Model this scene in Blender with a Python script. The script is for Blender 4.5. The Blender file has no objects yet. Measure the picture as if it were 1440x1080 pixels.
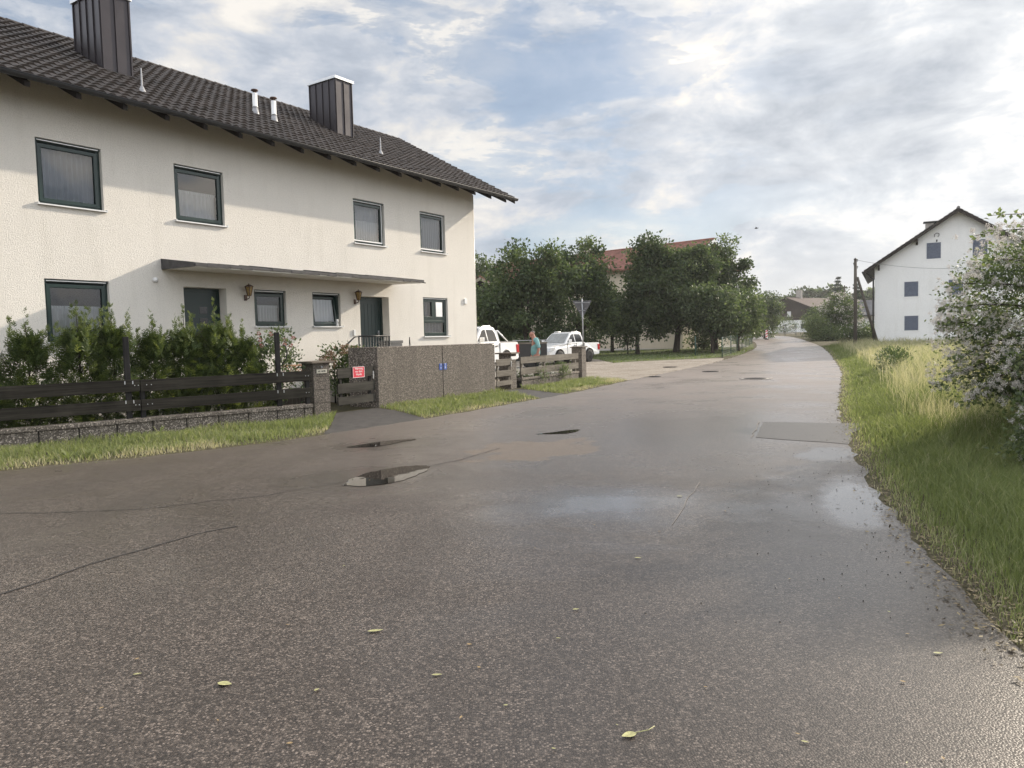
import bpy, bmesh, math, random
import numpy as np
from mathutils import Vector, Matrix

SC = bpy.context.scene
COL = SC.collection
R = math.radians
rnd = random.Random(7)


def ground_z(y):
    """The street is level for 40 m, climbs gently, then is level again."""
    return 0.0 if y < 40 else (0.014 * (y - 40) if y < 140 else 1.4)


# ------------------------------------------------------------------ objects
def tag(o, label=None, cat=None, group=None, kind=None):
    if label: o['label'] = label
    if cat: o['category'] = cat
    if group: o['group'] = group
    if kind: o['kind'] = kind
    return o


def empty(name, loc=(0, 0, 0), rz=0.0, label=None, cat=None, group=None):
    o = bpy.data.objects.new(name, None)
    o.empty_display_size = 0.2
    COL.objects.link(o)
    o.location = loc
    o.rotation_euler = (0, 0, rz)
    return tag(o, label, cat, group)


def copy_tree(o, parent=None):
    c = o.copy()
    COL.objects.link(c)
    if parent: c.parent = parent
    for ch in list(o.children):
        copy_tree(ch, c)
    return c


class MB:
    """Collects faces; build() links them as one mesh object."""
    def __init__(s, M=None):
        s.v = []; s.f = []; s.mi = []; s.sm = []
        s.M = M

    def face(s, pts, mi=0, smooth=False):
        k = len(s.v)
        for p in pts: s.v.append(tuple(p))
        s.f.append(tuple(range(k, k + len(pts)))); s.mi.append(mi); s.sm.append(smooth)

    def add(s, vs, fs, mi=0, smooth=False):
        k = len(s.v)
        s.v.extend(tuple(p) for p in vs)
        for f in fs:
            s.f.append(tuple(i + k for i in f)); s.mi.append(mi); s.sm.append(smooth)

    def box(s, x0, x1, y0, y1, z0, z1, mi=0, M=None, ch=0.0):
        if ch > 0:
            bm = bmesh.new()
            bmesh.ops.create_cube(bm, size=1)
            for v in bm.verts:
                v.co = Vector(((x0 + x1) / 2 + v.co.x * (x1 - x0), (y0 + y1) / 2 + v.co.y * (y1 - y0), (z0 + z1) / 2 + v.co.z * (z1 - z0)))
            bmesh.ops.bevel(bm, geom=list(bm.edges), offset=ch, segments=2, affect='EDGES', profile=0.6)
            vs = [v.co.copy() for v in bm.verts]
            for i, v in enumerate(bm.verts): v.index = i
            fs = [[v.index for v in f.verts] for f in bm.faces]
            bm.free()
        else:
            vs = [Vector((x, y, z)) for z in (z0, z1) for y in (y0, y1) for x in (x0, x1)]
            fs = [(0, 2, 3, 1), (4, 5, 7, 6), (0, 1, 5, 4), (2, 6, 7, 3), (0, 4, 6, 2), (1, 3, 7, 5)]
        if M is not None: vs = [M @ v for v in vs]
        s.add(vs, fs, mi)

    def tube(s, pts, rad, n=8, mi=0, smooth=True, cap=True):
        pts = [Vector(p) for p in pts]
        if not isinstance(rad, (list, tuple)): rad = [rad] * len(pts)
        k = len(s.v)
        up = Vector((0, 0, 1))
        prev = None
        for i, p in enumerate(pts):
            t = (pts[min(i + 1, len(pts) - 1)] - pts[max(i - 1, 0)]).normalized()
            a = prev if prev is not None else (up if abs(t.z) < 0.9 else Vector((1, 0, 0)))
            b = t.cross(a).normalized(); a = b.cross(t).normalized(); prev = a
            for j in range(n):
                an = 2 * math.pi * j / n
                s.v.append(tuple(p + (a * math.cos(an) + b * math.sin(an)) * rad[i]))
        for i in range(len(pts) - 1):
            for j in range(n):
                q = k + i * n
                s.f.append((q + j, q + (j + 1) % n, q + n + (j + 1) % n, q + n + j)); s.mi.append(mi); s.sm.append(smooth)
        if cap:
            s.f.append(tuple(k + j for j in reversed(range(n)))); s.mi.append(mi); s.sm.append(False)
            q = k + (len(pts) - 1) * n
            s.f.append(tuple(q + j for j in range(n))); s.mi.append(mi); s.sm.append(False)

    def lathe(s, prof, c=(0, 0, 0), axis='z', n=24, mi=0, smooth=True, M=None):
        """prof: list of (radius, height)"""
        k = len(s.v)
        for r, h in prof:
            for j in range(n):
                a = 2 * math.pi * j / n
                if axis == 'z': p = Vector((c[0] + r * math.cos(a), c[1] + r * math.sin(a), c[2] + h))
                elif axis == 'y': p = Vector((c[0] + r * math.cos(a), c[1] + h, c[2] + r * math.sin(a)))
                else: p = Vector((c[0] + h, c[1] + r * math.cos(a), c[2] + r * math.sin(a)))
                if M is not None: p = M @ p
                s.v.append(tuple(p))
        for i in range(len(prof) - 1):
            for j in range(n):
                q = k + i * n
                s.f.append((q + j, q + (j + 1) % n, q + n + (j + 1) % n, q + n + j)); s.mi.append(mi); s.sm.append(smooth)
        for q in (k, k + (len(prof) - 1) * n):
            s.f.append(tuple(q + j for j in range(n))); s.mi.append(mi); s.sm.append(False)

    def prism(s, poly, d0, d1, plane='xz', mi=0, M=None):
        """polygon in a plane, pushed out from d0 to d1 along the third axis"""
        def P(a, b, d):
            p = {'xz': (a, d, b), 'xy': (a, b, d), 'yz': (d, a, b)}[plane]
            p = Vector(p)
            return M @ p if M is not None else p
        n = len(poly)
        vs = [P(a, b, d0) for a, b in poly] + [P(a, b, d1) for a, b in poly]
        fs = [tuple(range(n)), tuple(range(2 * n - 1, n - 1, -1))]
        for i in range(n):
            j = (i + 1) % n
            fs.append((i, i + n, j + n, j))
        s.add(vs, fs, mi)

    def build(s, name, mats, parent=None, fix=True, bevel=0, loc=None):
        me = bpy.data.meshes.new(name)
        me.from_pydata(s.v, [], s.f)
        if not isinstance(mats, (list, tuple)): mats = [mats]
        for m in mats: me.materials.append(m)
        me.polygons.foreach_set('material_index', s.mi)
        me.polygons.foreach_set('use_smooth', s.sm)
        if fix:
            bm = bmesh.new(); bm.from_mesh(me)
            bmesh.ops.recalc_face_normals(bm, faces=bm.faces)
            if bevel:
                bmesh.ops.remove_doubles(bm, verts=bm.verts, dist=1e-5)
                es = [e for e in bm.edges if len(e.link_faces) == 2 and e.calc_face_angle(0) > 0.5]
                bmesh.ops.bevel(bm, geom=es, offset=bevel, segments=2, affect='EDGES', profile=0.6, clamp_overlap=True)
            bm.to_mesh(me); bm.free()
        me.update()
        o = bpy.data.objects.new(name, me)
        COL.objects.link(o)
        if parent: o.parent = parent
        if loc: o.location = loc
        return o


def text_mesh(name, body, size, mat, parent, M, extrude=0.001, space=1.0):
    cu = bpy.data.curves.new(name, 'FONT')
    cu.body = body; cu.size = size; cu.align_x = 'CENTER'; cu.align_y = 'CENTER'
    cu.extrude = extrude; cu.space_line = space
    t = bpy.data.objects.new(name, cu)
    COL.objects.link(t)
    dg = bpy.context.evaluated_depsgraph_get()
    me = bpy.data.meshes.new_from_object(t.evaluated_get(dg))
    bpy.data.objects.remove(t)
    me.materials.clear(); me.materials.append(mat)
    me.name = name
    o = bpy.data.objects.new(name, me)
    COL.objects.link(o)
    o.parent = parent
    o.matrix_local = M
    return o


# ------------------------------------------------------------------ materials
class NT:
    def __init__(s, name):
        s.m = bpy.data.materials.new(name); s.m.use_nodes = True
        s.t = s.m.node_tree; s.t.nodes.clear()
        s.out = s.n('ShaderNodeOutputMaterial')
        s._tc = None

    def n(s, t, **k):
        nd = s.t.nodes.new(t)
        for a, b in k.items():
            if a.startswith('i_'):
                nd.inputs[a[2:].replace('__', ' ')].default_value = b
            else:
                setattr(nd, a, b)
        return nd

    def l(s, a, b): s.t.links.new(a, b)

    def co(s):
        if not s._tc: s._tc = s.n('ShaderNodeTexCoord')
        return s._tc.outputs['Object']

    def noise(s, scale, detail=4, rough=0.55, dist=0.0, co=None):
        nd = s.n('ShaderNodeTexNoise')
        nd.inputs['Scale'].default_value = scale; nd.inputs['Detail'].default_value = detail
        nd.inputs['Roughness'].default_value = rough; nd.inputs['Distortion'].default_value = dist
        s.l(co or s.co(), nd.inputs['Vector'])
        return nd.outputs[0]

    def voro(s, scale, feature='F1', out='Color', co=None, rand=1.0):
        nd = s.n('ShaderNodeTexVoronoi', feature=feature)
        nd.inputs['Scale'].default_value = scale
        nd.inputs['Randomness'].default_value = rand
        s.l(co or s.co(), nd.inputs['Vector'])
        return nd.outputs[out]

    def scaled(s, sx, sy, sz):
        mp = s.n('ShaderNodeMapping'); mp.inputs['Scale'].default_value = (sx, sy, sz)
        s.l(s.co(), mp.inputs['Vector'])
        return mp.outputs[0]

    def ramp(s, x, stops, interp='LINEAR'):
        nd = s.n('ShaderNodeValToRGB'); cr = nd.color_ramp; cr.interpolation = interp
        while len(cr.elements) < len(stops): cr.elements.new(0.5)
        for e, (p, c) in zip(cr.elements, stops):
            e.position = p
            e.color = (c, c, c, 1) if not isinstance(c, (tuple, list)) else (*c, 1)
        s.l(x, nd.inputs[0])
        return nd.outputs[0]

    def mix(s, fac, a, b, mode='MIX'):
        nd = s.n('ShaderNodeMix', data_type='RGBA', blend_type=mode)
        for x, k in ((fac, 0), (a, 6), (b, 7)):
            if isinstance(x, (int, float)):
                if k == 0: nd.inputs[0].default_value = x
                else: nd.inputs[k].default_value = (x, x, x, 1)
            elif isinstance(x, tuple): nd.inputs[k].default_value = (*x, 1)
            else: s.l(x, nd.inputs[k])
        return nd.outputs[2]

    def math(s, op, a, b=0.0, c=None, clamp=False):
        nd = s.n('ShaderNodeMath', operation=op, use_clamp=clamp)
        for i, x in enumerate((a, b) if c is None else (a, b, c)):
            if isinstance(x, (int, float)): nd.inputs[i].default_value = x
            else: s.l(x, nd.inputs[i])
        return nd.outputs[0]

    def bump(s, h, strength=0.5, dist=0.01, nrm=None):
        nd = s.n('ShaderNodeBump'); nd.inputs['Strength'].default_value = strength
        nd.inputs['Distance'].default_value = dist
        s.l(h, nd.inputs['Height'])
        if nrm is not None: s.l(nrm, nd.inputs['Normal'])
        return nd.outputs[0]

    def bsdf(s, col, rough=0.6, nrm=None, metal=0.0, spec=0.5, coat=0.0):
        b = s.n('ShaderNodeBsdfPrincipled')
        for x, k in ((col, 'Base Color'), (rough, 'Roughness'), (metal, 'Metallic'), (spec, 'Specular IOR Level'), (coat, 'Coat Weight')):
            if isinstance(x, tuple): b.inputs[k].default_value = (*x, 1)
            elif isinstance(x, (int, float)): b.inputs[k].default_value = x
            else: s.l(x, b.inputs[k])
        if nrm is not None: s.l(nrm, b.inputs['Normal'])
        return b.outputs[0]

    def done(s, sh):
        s.l(sh, s.out.inputs['Surface']); return s.m


def simple(name, col, rough=0.5, metal=0.0, spec=0.5, var=0.12, vs=6.0, coat=0.0, bump=0.0, bs=60.0):
    t = NT(name)
    nz = t.noise(vs, 5, 0.6)
    a = tuple(c * (1 - var * 1.6) for c in col); b = tuple(min(1, c * (1 + var * 1.3)) for c in col)
    c = t.mix(t.ramp(nz, [(0.3, 0.0), (0.7, 1.0)]), a, b)
    nrm = t.bump(t.noise(bs, 3, 0.6), bump, 0.004) if bump else None
    rg = t.math('ADD', t.math('MULTIPLY', nz, 0.16), rough - 0.08)
    return t.done(t.bsdf(c, rg, nrm, metal, spec, coat))


def leaf_mat(name, dark, mid, light, trans=0.45, rough=0.5, tcol=None, spec=0.3):
    """foliage: colour runs over the per-leaf attribute v; light passes through the blades"""
    t = NT(name)
    at = t.n('ShaderNodeAttribute', attribute_name='v')
    c = t.ramp(at.outputs['Fac'], [(0.0, dark), (0.5, mid), (1.0, light)])
    b = t.bsdf(c, rough, None, 0.0, spec)
    tr = t.n('ShaderNodeBsdfTranslucent')
    tc = t.mix(1.0, c, tcol or (1.5, 1.6, 0.7), 'MULTIPLY')
    t.l(tc, tr.inputs[0])
    mx = t.n('ShaderNodeMixShader'); mx.inputs[0].default_value = trans
    t.l(b, mx.inputs[1]); t.l(tr.outputs[0], mx.inputs[2])
    return t.done(mx.outputs[0])


def m_plaster(name, base, amp=0.55, scale=46.0):
    t = NT(name)
    big = t.noise(0.7, 4, 0.6)
    streak = t.noise(1.0, 4, 0.6, 0.0, t.scaled(2.2, 2.2, 0.35))
    c = t.mix(t.ramp(big, [(0.35, 0.0), (0.7, 1.0)]), tuple(x * 0.95 for x in base), base)
    c = t.mix(t.math('MULTIPLY', t.ramp(streak, [(0.52, 0.0), (0.78, 1.0)]), 0.30), c, tuple(x * y for x, y in zip(base, (0.72, 0.71, 0.68))))
    grain = t.noise(scale, 3, 0.65, 0.6)
    c = t.mix(t.ramp(grain, [(0.38, 0.22), (0.5, 0.0)]), c, tuple(x * 0.55 for x in base))
    h = t.math('ADD', t.ramp(grain, [(0.3, 0.0), (0.62, 1.0)]), t.math('MULTIPLY', t.noise(scale * 0.35, 2, 0.5), 0.7))
    return t.done(t.bsdf(c, 0.9, t.bump(h, amp, 0.012), 0, 0.2))


def m_aggregate(name, dark, light, scale=85.0, base=None):
    """washed concrete: pebbles of many greys in a dark matrix"""
    t = NT(name)
    col = t.voro(scale, 'F1', 'Color')
    d = t.voro(scale, 'F1', 'Distance')
    sep = t.n('ShaderNodeSeparateColor'); t.l(col, sep.inputs[0])
    c = t.ramp(sep.outputs[0], [(0.0, dark), (0.55, tuple((a + b) / 2 * 0.8 for a, b in zip(dark, light))), (0.86, light), (1.0, tuple(min(1, x * 1.5) for x in light))])
    c = t.mix(t.ramp(d, [(0.35, 0.0), (0.7, 0.75)]), c, tuple(x * 0.6 for x in dark))
    st = t.noise(1.0, 5, 0.65, 0, t.scaled(2.4, 2.4, 0.5))
    c = t.mix(t.math('MULTIPLY', t.ramp(st, [(0.45, 0.0), (0.75, 1.0)]), 0.45), c, tuple(x * 0.75 for x in dark))
    return t.done(t.bsdf(c, 0.82, t.bump(d, 0.5, 0.006), 0, 0.35))


def m_wood(name, dark, light, axis=(0.6, 14, 14), rough=0.75):
    t = NT(name)
    v = t.scaled(*axis)
    g = t.noise(1.0, 6, 0.65, 0.8, v)
    g2 = t.noise(4.0, 3, 0.6, 0.2, v)
    kn = t.noise(1.7, 3, 0.6)
    c = t.mix(t.ramp(g, [(0.35, 0.0), (0.65, 1.0)]), dark, light)
    c = t.mix(t.math('MULTIPLY', t.ramp(g2, [(0.4, 1.0), (0.55, 0.0)]), 0.4), c, tuple(x * 0.5 for x in dark))
    c = t.mix(t.math('MULTIPLY', t.ramp(kn, [(0.5, 0.0), (0.75, 1.0)]), 0.5), c, tuple(x * 1.25 for x in light))
    return t.done(t.bsdf(c, rough, t.bump(g, 0.45, 0.004), 0, 0.15))


def m_glass(name, tint=(0.90, 0.92, 0.92), gloss=1.0):
    """a window pane: mirror-like by Fresnel, darkly transparent"""
    t = NT(name)
    tr = t.n('ShaderNodeBsdfTransparent'); tr.inputs[0].default_value = (*tint, 1)
    gl = t.n('ShaderNodeBsdfGlossy'); gl.inputs['Roughness'].default_value = 0.02
    w = t.noise(1.3, 2, 0.5)
    t.l(t.bump(w, 0.05, 0.05), gl.inputs['Normal'])
    fr = t.n('ShaderNodeFresnel'); fr.inputs[0].default_value = 1.6
    mx = t.n('ShaderNodeMixShader')
    t.l(t.math('MULTIPLY_ADD', fr.outputs[0], 0.9 * gloss, 0.04, clamp=True), mx.inputs[0])
    t.l(tr.outputs[0], mx.inputs[1]); t.l(gl.outputs[0], mx.inputs[2])
    return t.done(mx.outputs[0])


def m_curtain(name, col=(0.75, 0.76, 0.78), thin=0.25):
    t = NT(name)
    d = t.n('ShaderNodeBsdfDiffuse'); d.inputs[0].default_value = (*col, 1)
    tl = t.n('ShaderNodeBsdfTranslucent'); tl.inputs[0].default_value = (*col, 1)
    tp = t.n('ShaderNodeBsdfTransparent')
    a = t.n('ShaderNodeMixShader'); a.inputs[0].default_value = 0.3
    t.l(d.outputs[0], a.inputs[1]); t.l(tl.outputs[0], a.inputs[2])
    b = t.n('ShaderNodeMixShader'); b.inputs[0].default_value = thin
    t.l(a.outputs[0], b.inputs[1]); t.l(tp.outputs[0], b.inputs[2])
    return t.done(b.outputs[0])


M = {}
M['plaster'] = m_plaster('rough_white_plaster', (0.80, 0.762, 0.695))
M['plaster_far'] = m_plaster('white_plaster', (0.86, 0.86, 0.85), 0.3, 20.0)
M['plaster_cream'] = m_plaster('cream_plaster', (0.62, 0.55, 0.43), 0.3, 20.0)
M['reveal'] = simple('smooth_white_plaster', (0.78, 0.75, 0.69), 0.85, var=0.03)
M['tile'] = simple('dark_brown_roof_tile', (0.040, 0.030, 0.0255), 0.7, var=0.35, vs=3.1, bump=0.3, bs=90)
M['tile_red'] = simple('red_roof_tile', (0.21, 0.085, 0.06), 0.75, var=0.3, vs=2.2)
M['tile_brown'] = simple('brown_roof_tile', (0.095, 0.066, 0.055), 0.8, var=0.25, vs=1.4)
M['tile_grey'] = simple('grey_roof_tile', (0.10, 0.10, 0.105), 0.75, var=0.2, vs=2.0)
M['sheet'] = simple('dark_brown_sheet_metal', (0.036, 0.030, 0.034), 0.36, metal=0.35, var=0.1, vs=2.0)
M['alu'] = simple('aluminium', (0.62, 0.63, 0.63), 0.38, metal=0.7, var=0.05)
M['lead'] = simple('grey_flashing', (0.34, 0.34, 0.35), 0.55, metal=0.3, var=0.15, vs=20)
M['gutter'] = simple('dark_zinc', (0.030, 0.030, 0.032), 0.5, metal=0.3, var=0.15)
M['rafter'] = m_wood('dark_stained_rafter', (0.016, 0.013, 0.012), (0.035, 0.028, 0.024))
M['soffit'] = m_wood('pale_soffit_board', (0.30, 0.26, 0.20), (0.38, 0.34, 0.27), (8, 0.5, 8))
M['green'] = simple('dark_green_paint', (0.006, 0.024, 0.020), 0.3, var=0.08)
M['green_door'] = simple('green_black_door', (0.008, 0.024, 0.024), 0.4, var=0.08)
M['white'] = simple('white_painted_metal', (0.78, 0.78, 0.77), 0.45, var=0.03)
M['glass'] = m_glass('window_glass')
M['glass_dark'] = simple('dark_tinted_glass', (0.012, 0.013, 0.015), 0.08, var=0.05, spec=0.6)
M['curtain'] = m_curtain('net_curtain', (0.84, 0.85, 0.88), 0.08)
M['curtain_grey'] = m_curtain('fine_grey_net', (0.40, 0.42, 0.47), 0.15)
M['curtain_white'] = m_curtain('white_voile', (0.88, 0.88, 0.9), 0.1)
M['black'] = simple('black_metal', (0.012, 0.012, 0.013), 0.4, metal=0.3)
M['amber'] = simple('amber_lantern_glass', (0.34, 0.23, 0.09), 0.25, var=0.3, vs=30)
M['copper'] = simple('brown_copper', (0.10, 0.06, 0.045), 0.45, metal=0.4)
M['bitumen'] = simple('grey_bitumen_felt', (0.055, 0.053, 0.056), 0.7, var=0.3, vs=9, bump=0.4)
M['plank_dark'] = m_wood('dark_stained_plank', (0.013, 0.0118, 0.0098), (0.056, 0.050, 0.040), (0.5, 20, 20), 0.9)
M['plank_grey'] = m_wood('weathered_plank', (0.115, 0.100, 0.082), (0.21, 0.19, 0.16))
M['plank_mid'] = m_wood('half_weathered_plank', (0.022, 0.021, 0.018), (0.062, 0.058, 0.050))
M['post'] = m_wood('dark_wood_post', (0.016, 0.015, 0.015), (0.035, 0.033, 0.032), (14, 14, 0.6))
M['aggregate'] = m_aggregate('washed_concrete', (0.085, 0.073, 0.061), (0.31, 0.27, 0.23), 75.0)
M['aggregate_dark'] = m_aggregate('damp_washed_concrete', (0.095, 0.08, 0.066), (0.40, 0.35, 0.30), 50.0)
M['cap'] = simple('brown_cap_slab', (0.14, 0.115, 0.09), 0.8, var=0.3, vs=8, bump=0.5)
M['joint'] = simple('dark_joint', (0.02, 0.018, 0.016), 0.9)
M['red'] = simple('red_enamel', (0.62, 0.035, 0.065), 0.35, var=0.1)
M['blue'] = simple('blue_enamel', (0.03, 0.09, 0.36), 0.35, var=0.1)
M['lettering'] = simple('white_lettering', (0.85, 0.85, 0.84), 0.5, var=0.02)
M['cream_sign'] = simple('aged_cream_plate', (0.50, 0.48, 0.40), 0.5, var=0.15, vs=30)
M['steel'] = simple('galvanised_steel', (0.30, 0.31, 0.32), 0.42, metal=0.6, var=0.12, vs=12)
M['steel_dark'] = simple('dark_galvanised_plate', (0.095, 0.095, 0.10), 0.8, metal=0.0, var=0.15, vs=5)
M['carpaint'] = simple('white_car_paint', (0.78, 0.78, 0.77), 0.25, var=0.02, coat=0.6)
M['plastic'] = simple('black_plastic', (0.022, 0.022, 0.023), 0.5)
M['rubber'] = simple('tyre_rubber', (0.022, 0.021, 0.021), 0.8)
M['rim'] = simple('dark_alloy', (0.10, 0.10, 0.105), 0.35, metal=0.7)
M['lens'] = simple('clear_lamp_lens', (0.55, 0.56, 0.57), 0.1, coat=0.5, spec=0.8)
M['redlens'] = simple('red_lamp_lens', (0.42, 0.015, 0.02), 0.15, coat=0.5)
M['terracotta'] = simple('terracotta', (0.42, 0.23, 0.13), 0.8, var=0.2)
M['bark'] = m_wood('bark', (0.030, 0.025, 0.020), (0.085, 0.07, 0.055), (9, 9, 1.2), 0.9)
M['pole'] = m_wood('grey_timber_pole', (0.055, 0.048, 0.040), (0.12, 0.105, 0.09), (12, 12, 0.7), 0.85)
M['wire'] = simple('wire', (0.10, 0.10, 0.105), 0.5)
M['mesh_green'] = simple('green_wire', (0.035, 0.075, 0.055), 0.5)
M['dark_timber'] = m_wood('brown_black_boarding', (0.020, 0.014, 0.012), (0.045, 0.03, 0.025), (9, 9, 0.8))
M['shutter'] = simple('blue_grey_roller_shutter', (0.10, 0.125, 0.185), 0.5, var=0.1)
M['brick'] = simple('chimney_masonry', (0.36, 0.33, 0.30), 0.9, var=0.2)
M['grey_paint'] = simple('grey_plastic_box', (0.10, 0.10, 0.098), 0.6)
# foliage
M['tree'] = leaf_mat('tree_leaf', (0.046, 0.066, 0.036), (0.085, 0.115, 0.056), (0.15, 0.185, 0.09), 0.45, tcol=(1.3, 1.4, 0.8))
M['tree_light'] = leaf_mat('light_tree_leaf', (0.055, 0.075, 0.044), (0.095, 0.125, 0.066), (0.16, 0.195, 0.105), 0.45, tcol=(1.3, 1.4, 0.8))
M['thuja'] = leaf_mat('thuja_spray', (0.034, 0.054, 0.020), (0.085, 0.122, 0.044), (0.21, 0.25, 0.10), 0.4, tcol=(1.45, 1.35, 0.6))
M['conifer'] = leaf_mat('conifer_needle', (0.022, 0.034, 0.026), (0.04, 0.058, 0.042), (0.06, 0.085, 0.06), 0.2)
M['haw'] = leaf_mat('hawthorn_leaf', (0.065, 0.085, 0.052), (0.11, 0.14, 0.078), (0.19, 0.225, 0.115), 0.5, tcol=(1.3, 1.4, 0.75))
M['blossom'] = leaf_mat('white_blossom', (0.40, 0.37, 0.34), (0.62, 0.585, 0.55), (0.80, 0.77, 0.73), 0.4, tcol=(1, 1, 1))
M['rose'] = leaf_mat('pink_bloom', (0.32, 0.10, 0.09), (0.42, 0.18, 0.15), (0.50, 0.29, 0.24), 0.3, tcol=(1, 1, 1))
M['hydr'] = leaf_mat('faded_bloom', (0.14, 0.08, 0.045), (0.26, 0.16, 0.09), (0.40, 0.28, 0.17), 0.3, tcol=(1, 1, 1))
M['grass'] = leaf_mat('grass_blade', (0.105, 0.135, 0.05), (0.225, 0.26, 0.105), (0.50, 0.445, 0.325), 0.5, 0.55, tcol=(1.15, 1.2, 0.85))
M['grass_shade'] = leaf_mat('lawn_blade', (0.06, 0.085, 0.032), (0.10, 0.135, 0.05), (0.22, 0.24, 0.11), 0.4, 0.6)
# ------------------------------------------------------------------ mesh from arrays
RNG = np.random.default_rng(11)


def np_mesh(name, verts, faces_n, loops, mat, v=None, parent=None, smooth=False):
    """verts (N,3); faces_n: corners per face; loops: vertex indices"""
    me = bpy.data.meshes.new(name)
    me.vertices.add(len(verts)); me.vertices.foreach_set('co', np.ascontiguousarray(verts, dtype=np.float32).ravel())
    me.loops.add(len(loops)); me.loops.foreach_set('vertex_index', np.ascontiguousarray(loops, dtype=np.int32))
    st = np.concatenate([[0], np.cumsum(faces_n)[:-1]]).astype(np.int32)
    me.polygons.add(len(faces_n))
    me.polygons.foreach_set('loop_start', st)
    me.polygons.foreach_set('loop_total', np.ascontiguousarray(faces_n, dtype=np.int32))
    if smooth: me.polygons.foreach_set('use_smooth', np.ones(len(faces_n), dtype=bool))
    if v is not None:
        a = me.attributes.new('v', 'FLOAT', 'POINT')
        a.data.foreach_set('value', np.ascontiguousarray(np.clip(v, 0, 1), dtype=np.float32))
    me.materials.append(mat)
    me.update(calc_edges=True)
    o = bpy.data.objects.new(name, me)
    COL.objects.link(o)
    if parent: o.parent = parent
    return o


def unit(a):
    return a / np.maximum(np.linalg.norm(a, axis=-1, keepdims=True), 1e-9)


def rand_dirs(n):
    return unit(RNG.normal(size=(n, 3)))


def leaves(name, c, axis, nrm, L, W, v, mat, parent=None, fold=0.0):
    """one kite-shaped face per leaf, base at c, pointing along axis"""
    n = len(c)
    axis = unit(axis)
    side = unit(np.cross(nrm, axis))
    L = np.broadcast_to(np.asarray(L, float).reshape(-1, 1), (n, 1)); W = np.broadcast_to(np.asarray(W, float).reshape(-1, 1), (n, 1))
    P = np.empty((n, 4, 3))
    up = np.cross(axis, side)
    P[:, 0] = c
    P[:, 1] = c + axis * L * 0.5 + side * W * 0.5 + up * W * fold
    P[:, 2] = c + axis * L
    P[:, 3] = c + axis * L * 0.5 - side * W * 0.5 + up * W * fold
    return np_mesh(name, P.reshape(-1, 3), np.full(n, 4), np.arange(n * 4), mat, np.repeat(v, 4), parent)


def in_poly(p, poly):
    x, y = p[:, 0], p[:, 1]
    r = np.zeros(len(p), bool)
    q = np.asarray(poly)
    for i in range(len(q)):
        (x0, y0), (x1, y1) = q[i - 1], q[i]
        c = (y0 > y) != (y1 > y)
        with np.errstate(divide='ignore', invalid='ignore'):
            r ^= c & (x < (x1 - x0) * (y - y0) / (y1 - y0 + 1e-12) + x0)
    return r


def sample_poly(poly, n):
    q = np.asarray(poly); lo = q.min(0); hi = q.max(0)
    out = []
    got = 0
    while got < n:
        p = lo + RNG.random((n * 2, 2)) * (hi - lo)
        p = p[in_poly(p, poly)]
        out.append(p); got += len(p)
    return np.concatenate(out)[:n]


def gz(y):
    return np.where(y < 40, 0, np.where(y < 140, 0.014 * (y - 40), 1.4))


def lowfreq(p, s, seed=0):
    """smooth pseudo-noise 0..1 on the plane"""
    r = np.random.default_rng(seed)
    t = np.zeros(len(p))
    for k in range(6):
        f = s * (0.6 + 1.9 * r.random()); a = r.random() * 6.28
        t += np.sin((p[:, 0] * math.cos(a) + p[:, 1] * math.sin(a)) * f + r.random() * 6.28)
    return np.clip(0.5 + t / 6, 0, 1)


def blades(name, p, h, w, v, mat, parent=None, lean=0.35, kind='stuff', z0=None):
    """curved, tapering blades of grass: two quads and a tip"""
    n = len(p)
    a = RNG.random(n) * 2 * math.pi
    tw = RNG.random(n) * 2 * math.pi
    ln = lean * (0.3 + RNG.random(n)) * h
    d = np.stack([np.cos(a), np.sin(a)], 1); s = np.stack([np.cos(tw), np.sin(tw)], 1) * (w / 2)[:, None]
    base = (gz(p[:, 1]) if z0 is None else z0) - 0.01
    V = np.empty((n, 5, 3))
    m = p + d * (ln * 0.28)[:, None]; t = p + d * ln[:, None]
    V[:, 0, :2] = p - s; V[:, 1, :2] = p + s
    V[:, 2, :2] = m + s * 0.8; V[:, 3, :2] = m - s * 0.8
    V[:, 4, :2] = t
    V[:, 0, 2] = base; V[:, 1, 2] = base
    V[:, 2, 2] = base + h * 0.58; V[:, 3, 2] = base + h * 0.58; V[:, 4, 2] = base + h * (1 - 0.25 * lean)
    loops = (np.array([0, 1, 2, 3, 3, 2, 4])[None] + 5 * np.arange(n)[:, None]).ravel()
    o = np_mesh(name, V.reshape(-1, 3), np.tile([4, 3], n), loops, mat, np.repeat(v, 5), parent)
    if kind: o['kind'] = kind
    return o


# ------------------------------------------------------------------ ground sheets
def ragged(pts, step=0.35, amp=0.04, seed=3, ymax=60):
    r = random.Random(seed)
    out = []
    for (x0, y0), (x1, y1) in zip(pts[:-1], pts[1:]):
        L = math.hypot(x1 - x0, y1 - y0)
        far = max(y0, y1) > ymax or min(y0, y1) < -10
        n = 1 if far else max(1, int(L / step))
        for i in range(n):
            t = i / n
            k = amp if not far else 0
            out.append((x0 + (x1 - x0) * t + r.uniform(-k, k), y0 + (y1 - y0) * t + r.uniform(-k, k)))
    out.append(pts[-1])
    return out


def smooth_line(pts, it=2):
    for _ in range(it):
        q = [pts[0]]
        for a, b in zip(pts[:-1], pts[1:]):
            q.append((a[0] * .75 + b[0] * .25, a[1] * .75 + b[1] * .25)); q.append((a[0] * .25 + b[0] * .75, a[1] * .25 + b[1] * .75))
        q.append(pts[-1]); pts = q
    return pts


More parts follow.
